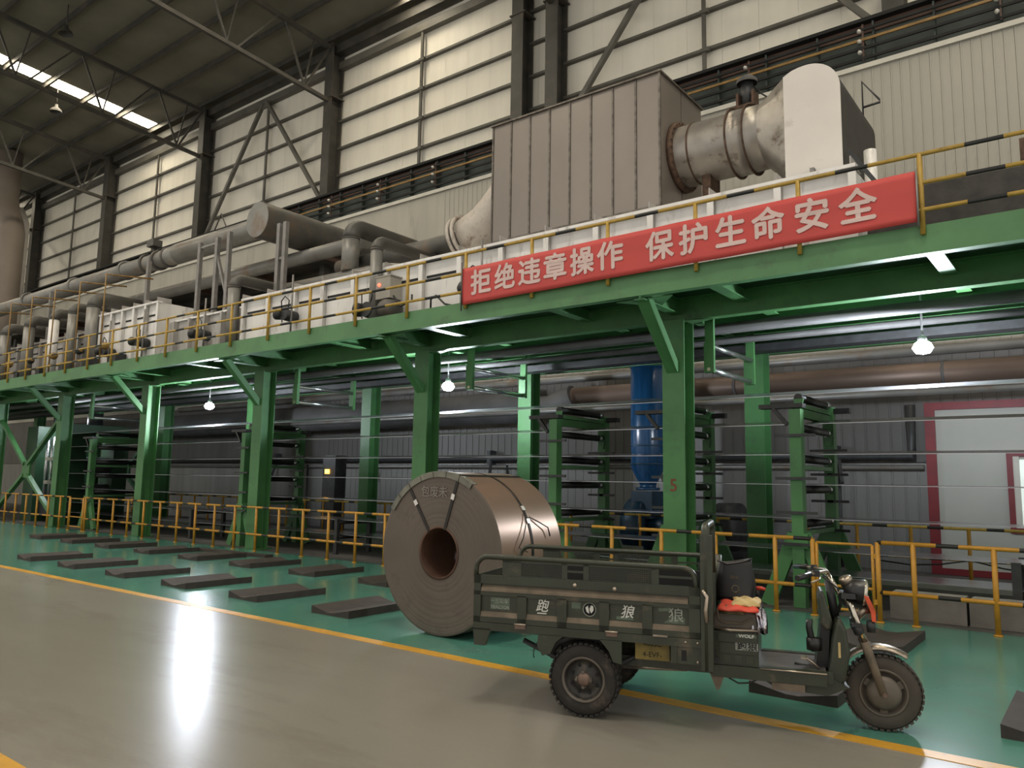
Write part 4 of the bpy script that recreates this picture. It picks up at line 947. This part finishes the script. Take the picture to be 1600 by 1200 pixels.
# bed ----------------------------------------------------------------
MB().box(-.84, .82, -.50, .50, .60, .625).build('bed_floor', 'olive_dusty', tr)
for sgn, nm in ((-1, 'near'), (1, 'far')):
    y0 = sgn*.505; y1 = sgn*.525; y2 = sgn*.545
    sp = MB().box(-.84, .82, y0, y1, .605, .945)
    sp.box(-.84, .82, y1, y2, .605, .645).box(-.84, .82, y1, y2, .80, .83).box(-.84, .82, y1, y2, .885, .945)
    sp.box(-.84, -.785, y1, y2, .605, .945).box(.745, .82, y1, y2, .605, .945)
    xs = [-.785, -.46, -.155, .155, .46, .745]
    for x in xs[1:-1]: sp.box(x-.035, x+.035, y1, y2, .605, .81)
    side = sp.build('side_board', 'olive', tr)
    for i in range(5):
        a, b = xs[i]+(.035 if i else 0), xs[i+1]-(.035 if i < 4 else 0)
        MB().prism([(y1, .640), (y2, .640), (y1, .680)] if sgn < 0 else [(y1, .640), (y1, .680), (y2, .640)], 'yz', a, b).build('dusty_lip', 'olive_dusty', side)
    MB().prism([(y1, .83), (y2+sgn*.006, .83), (y2+sgn*.002, .845), (y1, .872)], 'yz', -.78, .74).build('dusty_ledge', 'olive_dusty', side)
    yr = sgn*.525
    arc = [(-.83, yr, .93)]+[(-.74-.09*math.cos(a), yr, .99+.09*math.sin(a)) for a in [pi/2*i/6 for i in range(7)]]
    arc += [(.70+.09*math.sin(a), yr, .98+.09*math.cos(a)) for a in [pi/2*i/6 for i in range(7)]]+[(.80, yr, .90)]
    MB().path(arc, .02, 10).build('top_rail', 'olive', tr)
    MB().box(-.62, .52, yr-.008, yr+.008, 1.045, 1.075).build('top_band', 'olive', tr)
    for a, b in ((-.62, -.47), (-.16, -.12), (.0, .04), (.49, .54)): MB().box(a, b, yr-.008, yr+.008, .94, 1.07).build('rail_plate', 'olive', tr)
    for a, b in ((-.12, .0), (.54, .77)): MB().box(a, b, yr-.006, yr+.006, .995, 1.01).build('rail_slat', 'olive', tr)
    for a, b in ((-.47, -.16), (.04, .49)):
        g_ = MB()
        k = int((b-a)/.013)
        for i in range(k): g_.box(a+(b-a)*(i+.5)/k-.0022, a+(b-a)*(i+.5)/k+.0022, yr-.003, yr+.003, .945, 1.05)
        for i in range(8): g_.box(a, b, yr-.003, yr+.003, .949+.0135*i, .9535+.0135*i)
        g_.build('mesh_grille', 'olive', tr, kind='stuff')
MB().box(-.82, .8, .495, .504, .63, .94).build('bed_shade', 'slot_black', tr)  # black sheet added to paint the shadow inside the bed
# decals on the near side board
yd = -.5265
MB().box(-.71, -.56, yd, yd+.002, .70, .785).build('worn_decal', 'decal_green', tr)
text_part('decal_lettering', 'TRACTOR', .032, 'letter_grey', tr, (-.635, yd-.001, .715), extrude=.0006, sx=1.0)
text_part('decal_lettering', '一三轮车', .036, 'letter_grey', tr, (-.64, yd-.001, .758), extrude=.0006)
text_part('decal_lettering', '跑', .095, 'letter_white', tr, (-.31, yd-.001, .742), extrude=.0006, shear=.25, bold=.001)
MB().box(-.345, -.275, yd-.0015, yd, .690, .698).build('decal_underline', 'letter_white', tr)
MB().lathe((.045, yd, .745), (0, -1, 0), [(.001, .001), (.047, .001), (.047, 0)], 24).build('emblem_disc', 'slot_black', tr)
MB().lathe((.045, yd-.001, .745), (0, -1, 0), [(.044, .0), (.049, .0), (.049, .002), (.044, .002)], 24, closed=True).build('emblem_ring', 'letter_grey', tr)
em = MB()
for poly in ([(-.030, .012), (-.012, .026), (-.006, .004), (-.002, -.028), (-.020, -.018)], [(.0, .006), (.012, .030), (.028, .024), (.030, -.004), (.014, -.026), (.004, -.012)]):
    em.prism([(.045+a, .745+b) for a, b in poly], 'xz', yd-.003, yd-.001)
em.build('emblem_mark', 'letter_white', tr)
MB().box(-.085, -.02, yd, yd+.001, .745, .79).build('worn_decal', 'decal_green', tr)
text_part('decal_lettering', '狼', .095, 'letter_white', tr, (.315, yd-.001, .742), extrude=.0006, shear=.25, bold=.001)
MB().box(.24, .36, yd, yd+.001, .692, .712).build('worn_decal', 'decal_green', tr)
MB().prism([(.53, .79), (.64, .80), (.62, .775), (.54, .765)], 'xz', yd, yd+.001).prism([(.57, .69), (.715, .69), (.715, .73), (.63, .74)], 'xz', yd, yd+.001).build('worn_decal', 'decal_green', tr)
text_part('decal_lettering', '狼', .105, 'letter_grey', tr, (.655, yd-.0012, .742), extrude=.0006, sx=1.05)
# hinges, latches, bolts
for x in (-.47, .21):
    MB().box(x-.04, x+.04, -.552, -.54, .575, .61).build('hinge', 'hub_rust', tr)
    MB().tube((x-.045, -.553, .607), (x+.045, -.553, .607), .007, 8).build('hinge_pin', 'worn_chrome', tr)
MB().box(.50, .60, -.556, -.54, .60, .612).build('latch_bar', 'worn_chrome', tr)
for x, z in ((.23, .9), (-.06, .91)): MB().lathe((x, -.545, z), (0, -1, 0), [(.001, .012), (.012, .010), (.016, 0)], 10).build('board_bolt', 'worn_chrome', tr)
# tailgate, head board
MB().box(-.85, -.83, -.5, .5, .61, .94).build('tailgate', 'olive', tr)
MB().box(.82, .845, -.5, .5, .61, 1.0).build('head_board', 'olive', tr)
# bed frame below
bf = MB().box(-.84, .84, -.545, -.49, .545, .602).box(-.84, .84, .49, .545, .545, .602).box(-.84, -.78, -.49, .49, .545, .6)
for x in (-.4, .0, .4, .78): bf.box(x-.03, x+.03, -.49, .49, .55, .6)
bf.build('bed_frame', 'olive', tr)
for s_ in (-1, 1):
    MB().prism([(-.84, .56), (-.70, .56), (-.745, .435), (-.83, .435)], 'xz', s_*.545, s_*.50).build('rear_foot', 'olive', tr)
    MB().prism([(-.33, .55), (-.14, .55), (-.2, .5), (-.24, .42), (-.30, .40), (-.34, .47)], 'xz', s_*.545, s_*.53).build('mudguard_bracket', 'olive', tr)
    MB().prism([(.12, .55), (.28, .55), (.28, .39), (.22, .40), (.19, .47)], 'xz', s_*.545, s_*.53).build('mudguard_bracket', 'olive', tr)
    MB().path([(-.27, s_*.46, .42), (-.2, s_*.46, .5), (-.08, s_*.46, .548), (.1, s_*.46, .548), (.2, s_*.46, .51)], .035, 8).build('wheel_arch', 'motor_dark', tr)
    MB().path([(-.5, s_*.36, .46), (-.25, s_*.36, .36), (0, s_*.36, .31), (.25, s_*.36, .36), (.42, s_*.36, .46)], .02, 6).build('leaf_spring', 'motor_dark', tr)
MB().tube((0, -.4, .255), (0, .4, .255), .04, 12).lathe((0, -.06, .255), (0, 1, 0), [(.001, 0), (.12, 0), (.13, .06), (.12, .14), (.001, .14)], 20).build('rear_axle', 'motor_dark', tr)
MB().tube((.24, -.3, .325), (.70, -.3, .345), .016, 10).build('torque_rod', 'worn_chrome', tr)
# chassis
ch = MB()
for s_ in (-1, 1): ch.box(-.3, 1.66, s_*.30-.03, s_*.30+.03, .34, .41)
for x in (-.25, .3, .75, 1.2): ch.box(x-.03, x+.03, -.3, .3, .345, .40)
for s_ in (-1, 1):
    for x in (-.25, .45): ch.box(x-.03, x+.03, s_*.30-.02, s_*.30+.02, .4, .56)
ch.build('chassis', 'olive', tr)
MB().box(.62, .87, -.535, -.515, .43, .545).box(.62, .66, -.54, -.51, .43, .60).build('side_plate', 'olive', tr)
bt = MB().box(.36, .60, -.46, -.25, .42, .56).build('battery', 'battery_yellow', tr, 'dirty yellow battery block under the bed')
text_part('battery_lettering', '400SC', .05, 'slot_black', tr, (.48, -.4615, .528), extrude=.0005)
text_part('battery_lettering', '4-EVF-', .05, 'slot_black', tr, (.48, -.4615, .455), extrude=.0005)
MB().box(.66, .80, -.50, -.3, .44, .55).build('battery', 'battery_yellow', tr)
MB().box(.69, .725, -.536, -.534, .45, .52).build('plate_opening', 'slot_black', tr)
for x, z in ((.72, .575), (.80, .575), (.80, .45)): MB().lathe((x, -.545, z), (0, -1, 0), [(.001, .008), (.008, .006), (.010, -.012)], 8).build('plate_bolt', 'worn_chrome', tr)
MB().path([(-.22, -.5, .54), (-.3, -.5, .53), (-.37, -.5, .46), (-.38, -.5, .40), (-.375, -.5, .37)], .004, 5).build('loose_wire', 'cable_black', tr)
# hoop frame
MB().box(.845, .87, -.50, .5, .60, .63).build('hoop_base', 'olive', tr)
hp = MB().path([(.86, -.535, .40), (.86, -.535, 1.30)]+[(.86, -.535+.06-.06*math.cos(a), 1.30+.06*math.sin(a)) for a in [pi/2*i/4 for i in range(1, 5)]]+[(.86, -.11, 1.365)]+[(.86, -.11+.06*math.sin(a), 1.305+.06*math.cos(a)) for a in [pi/2*i/4 for i in range(1, 5)]]+[(.86, -.05, 1.0)], .028, 10)
hp.build('hoop_post', 'olive', tr)
MB().box(.825, .905, -.56, -.51, .40, 1.30).build('hoop_plate', 'olive', tr)
MB().path([(.86, .535, .45), (.86, .535, 1.08)], .03, 8).build('corner_post', 'olive', tr)
MB().path([(.84, -.57, .93), (.87, -.58, .89), (.86, -.58, .80), (.865, -.575, .72)], .014, 6).build('latch_chain', 'worn_chrome', tr)
# seat box + seat
MB().box(.89, 1.19, -.34, .34, .41, .635).build('seat_box', 'olive', tr)
MB().box(.92, 1.18, -.352, -.34, .565, .625).box(.93, 1.18, -.348, -.34, .49, .56).build('box_panel', 'olive', tr)
for i in range(3): MB().box(.955+.075*i, 1.005+.075*i, -.347, -.34, .425, .48).build('box_vent', 'olive', tr)
MB().box(1.04, 1.175, -.3535, -.352, .60, .622).build('worn_decal', 'decal_green', tr)
text_part('box_lettering', 'WOLF', .032, 'letter_white', tr, (1.11, -.3545, .611), extrude=.0006, bold=.0008, sx=1.15)
MB().box(1.035, 1.185, -.3495, -.348, .515, .565).build('decal_plate', 'letter_grey', tr)
text_part('box_lettering', '跑狼', .062, 'slot_black', tr, (1.115, -.351, .541), extrude=.0006, bold=.001, sx=1.1)
MB().box(.86, .905, -.36, -.30, .43, .5).tube((.91, -.37, .44), (.91, -.33, .44), .02, 10).build('charging_socket', 'motor_dark', tr)
st = MB()
prof = [(.87, .64), (1.2, .64), (1.215, .68), (1.19, .76), (1.10, .785), (.95, .785), (.885, .74)]
st.prism(prof, 'xz', -.33, .33); so = st.build('seat_cushion', 'seat_brown', tr)
bv = so.modifiers.new('soft', 'BEVEL'); bv.width = .03; bv.segments = 3
MB().path([(.88, -.335, .655), (1.0, -.345, .645), (1.2, -.335, .65)], .012, 8).build('seat_piping', 'worn_chrome', tr)
MB().path([(.92, -.335, .78), (.925, -.34, .71), (.97, -.342, .69), (1.08, -.342, .695), (1.15, -.338, .73)], .006, 6).build('seat_seam', 'olive_dusty', tr)
# footboard + skirt
MB().box(1.19, 1.62, -.33, .33, .385, .402).build('footboard', 'floorboard', tr)
for s_ in (-1, 1): MB().box(.88, 1.62, s_*.335, s_*.352, .325, .405).build('side_skirt', 'olive', tr)
MB().tube((1.2, -.352, .405), (1.62, -.352, .405), .007, 6).build('edge_trim', 'worn_chrome', tr)
MB().prism([(1.2, .33), (1.66, .36), (1.76, .32), (1.62, .255), (1.3, .275)], 'xz', -.30, .30).build('belly_pan', 'olive', tr)
MB().box(1.27, 1.48, -.348, -.30, .275, .322).build('step_plate', 'olive_dusty', tr)
MB().prism([(.86, .34), (.96, .34), (.925, .24), (.905, .235)], 'xz', -.34, -.30).build('stand_bracket', 'olive_dusty', tr)
MB().path([(.97, -.33, .33), (1.05, -.33, .29), (1.13, -.33, .30), (1.18, -.33, .33)], .006, 6).build('brake_cable', 'cable_black', tr)
# leg shield
ls = MB(); prof = [(1.62, .30), (1.66, .27), (1.74, .34), (1.775, .52), (1.755, .68), (1.715, .755), (1.69, .72), (1.665, .60), (1.645, .45)]
ls.prism(prof, 'xz', -.25, .25); o = ls.build('leg_shield', 'olive', tr); bv = o.modifiers.new('soft', 'BEVEL'); bv.width = .02; bv.segments = 2
MB().box(1.70, 1.715, -.254, -.25, .50, .60).build('shield_sticker', 'cream_cloth', tr)
up = MB(); prof = [(1.60, .70), (1.63, .66), (1.665, .66), (1.675, .72), (1.63, .90), (1.60, .925), (1.585, .86)]
up.prism(prof, 'xz', -.17, .17); o = up.build('dash_cowl', 'olive', tr); bv = o.modifiers.new('soft', 'BEVEL'); bv.width = .015; bv.segments = 2
ip = MB(); ip.prism([(1.56, .40), (1.64, .40), (1.66, .70), (1.62, .78), (1.60, .7)], 'xz', -.12, .16).build('inner_panel', 'black_plastic', tr)
MB().path([(1.55, -.18, .52), (1.53, -.2, .62), (1.52, -.2, .68), (1.525, -.2, .73)], .022, 8).lathe((1.55, -.2, .53), (0, 0, 1), [(.001, 0), (.05, .0), (.05, .08), (.001, .08)], 12).build('gear_lever', 'black_plastic', tr)
MB().path([(1.58, -.2, .41), (1.53, -.2, .45), (1.49, -.2, .475)], .010, 6).box(1.46, 1.5, -.24, -.16, .47, .48).build('foot_pedal', 'worn_chrome', tr)
MB().path([(1.58, -.1, .40), (1.47, -.1, .405), (1.42, -.1, .41)], .008, 6).build('foot_pedal', 'motor_dark', tr)
# steering head, fork, bar
MB().tube((1.705, 0, .70), (1.665, 0, .98), .03, 12).build('steering_head', 'motor_dark', tr)
for s_ in (-1, 1):
    y = s_*.095
    fk = MB().tube((1.785, y, .88), (1.885, y, .57), .021, 14).build('fork_leg', 'chrome', tr)
    MB().tube((1.878, y, .59), (1.985, y, .25), .030, 12, r2=.026).build('fork_slider', 'olive_dusty', fk)
    MB().lathe((1.83, y, .70), (.3, 0, -.95), [(.02, 0), (.034, .01), (.034, .06), (.02, .07)], 12).build('fork_collar', 'motor_dark', fk)
MB().box(1.74, 1.83, -.13, .13, .875, .905).box(1.80, 1.86, -.13, .13, .69, .715).build('triple_clamp', 'motor_dark', tr)
MB().path([(1.66, -.02, 1.03), (1.70, -.06, .96), (1.73, -.09, .90)], .016, 8).path([(1.66, .02, 1.03), (1.70, .06, .96), (1.73, .09, .90)], .016, 8).build('bar_riser', 'chrome', tr)
hb = MB().path([(1.46, -.40, 1.03), (1.56, -.22, 1.045), (1.64, -.08, 1.05), (1.66, 0, 1.04), (1.64, .08, 1.05), (1.56, .22, 1.045), (1.46, .40, 1.03)], .012, 8).build('handlebar', 'worn_chrome', tr)
for s_ in (-1, 1):
    MB().tube((1.45, s_*.42, 1.028), (1.535, s_*.265, 1.042), .020, 10).build('grip', 'black_plastic', hb)
    MB().path([(1.60, s_*.16, 1.03), (1.60, s_*.24, 1.01), (1.54, s_*.36, 1.0)], .007, 6).build('brake_lever', 'worn_chrome', hb)
    MB().box(1.555, 1.60, s_*.2-.025, s_*.2+.025, 1.025, 1.065).build('switch_box', 'black_plastic', hb)
MB().lathe((1.76, 0, .925), (.94, 0, -.12), [(.001, 0), (.05, .01), (.085, .06), (.09, .13)], 28).build('headlight', 'black_plastic', tr)
MB().lathe((1.76, 0, .925), (.94, 0, -.12), [(.092, .13), (.092, .145), (.07, .155), (.001, .16)], 28).build('headlight_lens', 'glass_lens', tr)
MB().lathe((1.775, -.0, 1.0), (-.35, -.25, .9), [(.001, .012), (.04, .01), (.045, 0), (.045, -.05), (.001, -.05)], 20).build('speedometer', 'worn_chrome', tr)
MB().prism([(1.885, .90), (1.915, .895), (1.955, .80), (1.955, .725), (1.93, .73), (1.925, .79)], 'xz', -.10, .10).build('front_reflector', 'reflector_orange', tr)
MB().path([(1.83, 0, .72), (1.88, 0, .78), (1.92, 0, .80)], .03, 8).build('lamp_bracket', 'worn_chrome', tr)
MB().lathe((1.90, -.06, .69), (1, 0, .0), [(.001, 0), (.04, 0), (.045, .05), (.001, .05)], 14).build('horn', 'motor_dark', tr)
fd = MB(); vs = []; nn = 16
for i in range(nn+1):
    a = math.radians(143-88*i/nn)
    for k in range(5):
        y = -.075+.15*k/4; rr = .318-.016*(abs(k-2)/2)**2*1.6
        vs.append((1.975+rr*math.cos(a), y, .253+rr*math.sin(a)))
fd.add(vs, [(i*5+k, i*5+k+1, (i+1)*5+k+1, (i+1)*5+k) for i in range(nn) for k in range(4)], True)
o = fd.build('front_fender', 'worn_chrome', tr); s2 = o.modifiers.new('thick', 'SOLIDIFY'); s2.thickness = .006
MB().box(1.88, 1.93, -.08, .08, .555, .565).bar((1.91, -.085, .56), (1.90, -.105, .50), .03, .008).build('fender_bracket', 'olive_dusty', tr)
for s_ in (-1, 1): MB().path([(1.62, s_*.12, 1.02), (1.72, s_*.1, .94), (1.74, s_*.06, .82), (1.70, s_*.05, .72)], .007, 6).build('control_cable', 'cable_black', tr)

def tl(x, y, z): return (TO[0]+x*math.cos(TH)-y*math.sin(TH), TO[1]+x*math.sin(TH)+y*math.cos(TH), TO[2]+z)
# things lying on the seat
cl_ = thing('folded_jacket', 'folded red and cream cloth lying on the tricycle seat', 'cloth', tl(1.05, -.1, .785), TH)
def soft(name, m_, parent, x0, x1, y0, y1, z0, z1, amp=.012, seed=0):
    vs = []; nx_, ny_ = 14, 10; g_ = MB(); r_ = random.Random(seed)
    for side in (0, 1):
        for i in range(nx_+1):
            for j in range(ny_+1):
                u, v = i/nx_, j/ny_
                ed = min(1, 6*min(u, 1-u))*min(1, 6*min(v, 1-v))
                x = x0+(x1-x0)*u+amp*.6*math.sin(9*v+seed); y = y0+(y1-y0)*v+amp*.6*math.sin(11*u+seed*2)
                z = z0 if side == 0 else z0+(z1-z0)*(.35+.65*ed**.5)+amp*math.sin(13*u+7*v+seed)*.6
                vs.append((x, y, z))
    n1 = (nx_+1)*(ny_+1); fs = []
    for i in range(nx_):
        for j in range(ny_):
            a, b, c, d = i*(ny_+1)+j, (i+1)*(ny_+1)+j, (i+1)*(ny_+1)+j+1, i*(ny_+1)+j+1
            fs += [(a, d, c, b), (n1+a, n1+b, n1+c, n1+d)]
    for i in range(nx_):
        a, b = i*(ny_+1), (i+1)*(ny_+1); fs.append((a, b, n1+b, n1+a))
        a, b = i*(ny_+1)+ny_, (i+1)*(ny_+1)+ny_; fs.append((a, n1+a, n1+b, b))
    for j in range(ny_):
        a, b = j, j+1; fs.append((a, n1+a, n1+b, b))
        a, b = nx_*(ny_+1)+j, nx_*(ny_+1)+j+1; fs.append((a, b, n1+b, n1+a))
    return g_.add(vs, fs, True).build(name, m_, parent)
soft('red_fold', 'red_soft', cl_, -.13, .14, -.30, .1, -.005, .03, seed=1)
soft('cream_fold', 'cream_cloth', cl_, -.04, .15, -.24, .12, .024, .052, seed=2)
soft('brown_fold', 'bag_gold', cl_, -.10, .06, -.27, -.1, -.03, .02, seed=4)
cr_ = thing('crumpled_foil', 'crumpled shiny dark plastic hanging over the seat front', 'wrapper', tl(1.20, -.25, .66), TH)
fo = soft('sheet', 'foil', cr_, -.045, .035, -.09, .04, -.03, .13, amp=.03, seed=3)
bg = thing('handbag', 'black bag standing on the tricycle seat behind the cloth', 'bag', tl(1.02, .14, .785), TH)
b_ = MB(); vs = []; lv = 9; sg = 24
for i in range(lv):
    v = i/(lv-1); hw = .135*(1-.06*v)+.008*math.sin(5*v); hd = .095*(1-.45*v)
    for j in range(sg):
        a = 2*pi*j/sg; ca, sa = math.cos(a), math.sin(a)
        px = hw*math.copysign(abs(ca)**.45, ca)+.006*math.sin(3*a+4*v); pyy = hd*math.copysign(abs(sa)**.6, sa)
        vs.append((px, pyy, .30*v+(.02*px/.13 if i == lv-1 else 0)+(-.018*math.sin(pi*(px/.13+1)/2) if i == lv-1 else 0)))
fs = [(i*sg+j, i*sg+(j+1) % sg, (i+1)*sg+(j+1) % sg, (i+1)*sg+j) for i in range(lv-1) for j in range(sg)]+[tuple(reversed(range(sg))), tuple((lv-1)*sg+j for j in range(sg))]
b_.add(vs, fs, True).build('bag_body', 'bag_black', bg)
MB().path([(-.13, -.05, .29), (-.06, -.055, .265), (.05, -.05, .285), (.125, -.045, .315)], .008, 6).build('rim_seam', 'black_plastic', bg)
MB().lathe((.0, -.085, .09), (0, -1, .2), [(.022, 0), (.028, .003), (.028, .006), (.022, .006)], 16, closed=True).build('emblem', 'bag_gold', bg)
text_part('lettering', '2016', .03, 'bag_gold', bg, (-.01, -.083, .175), extrude=.0006, rot=(pi/2-.18, 0, 0))
tg = thing('red_bottle_cap', 'small red pointed bottle tip sticking out beside the black bag', 'bottle', tl(1.17, .2, .785), TH)
MB().lathe((0, 0, 0), (0, 0, 1), [(.001, 0), (.02, 0), (.02, .07), (.012, .08)], 14).build('bottle', 'black_plastic', tg)
MB().path([(0, 0, .085), (.03, -.01, .09), (.06, -.02, .085)], .018, 10, r2=.01).build('cap', 'red_soft', tg)

# ================================================================== FILL LAMPS (added under the ceiling to brighten the hall, out of view)
for i, (x, y, e_) in enumerate(((-14, 3.0, 2000), (-27, 3.0, 2100), (-40, 3.0, 2000), (-2, 2.0, 2000), (8, 3.0, 1600))):
    z = zr(y)-1.3
    t = thing('fill_lamp', ['added fill lamp above the middle of the aisle', 'added fill lamp above the aisle left of the coil', 'added fill lamp above the far left aisle', 'added fill lamp above the viewer', 'added fill lamp above the right end of the aisle'][i], 'lamp', (x, y, z), group='added fill lamps above the aisle')
    MB().tube((x, y, z+.4), (x, y, z+1.32), .02, 6).build('rod', 'steel_dark', t)
    MB().lathe((x, y, z+.02), (0, 0, 1), [(.28, 0), (.24, .14), (.08, .28), (.06, .40), (.001, .41)], 18).build('shade', 'steel_dark', t)
    ld = bpy.data.lights.new('fill_light', 'SPOT'); ld.energy = e_; ld.color = (1, .92, .79); ld.shadow_soft_size = .5; ld.spot_size = math.radians(165); ld.spot_blend = 1
    lo = bpy.data.objects.new('fill_light', ld); COL.objects.link(lo); lo.parent = t; lo.location = (0, 0, -.05)
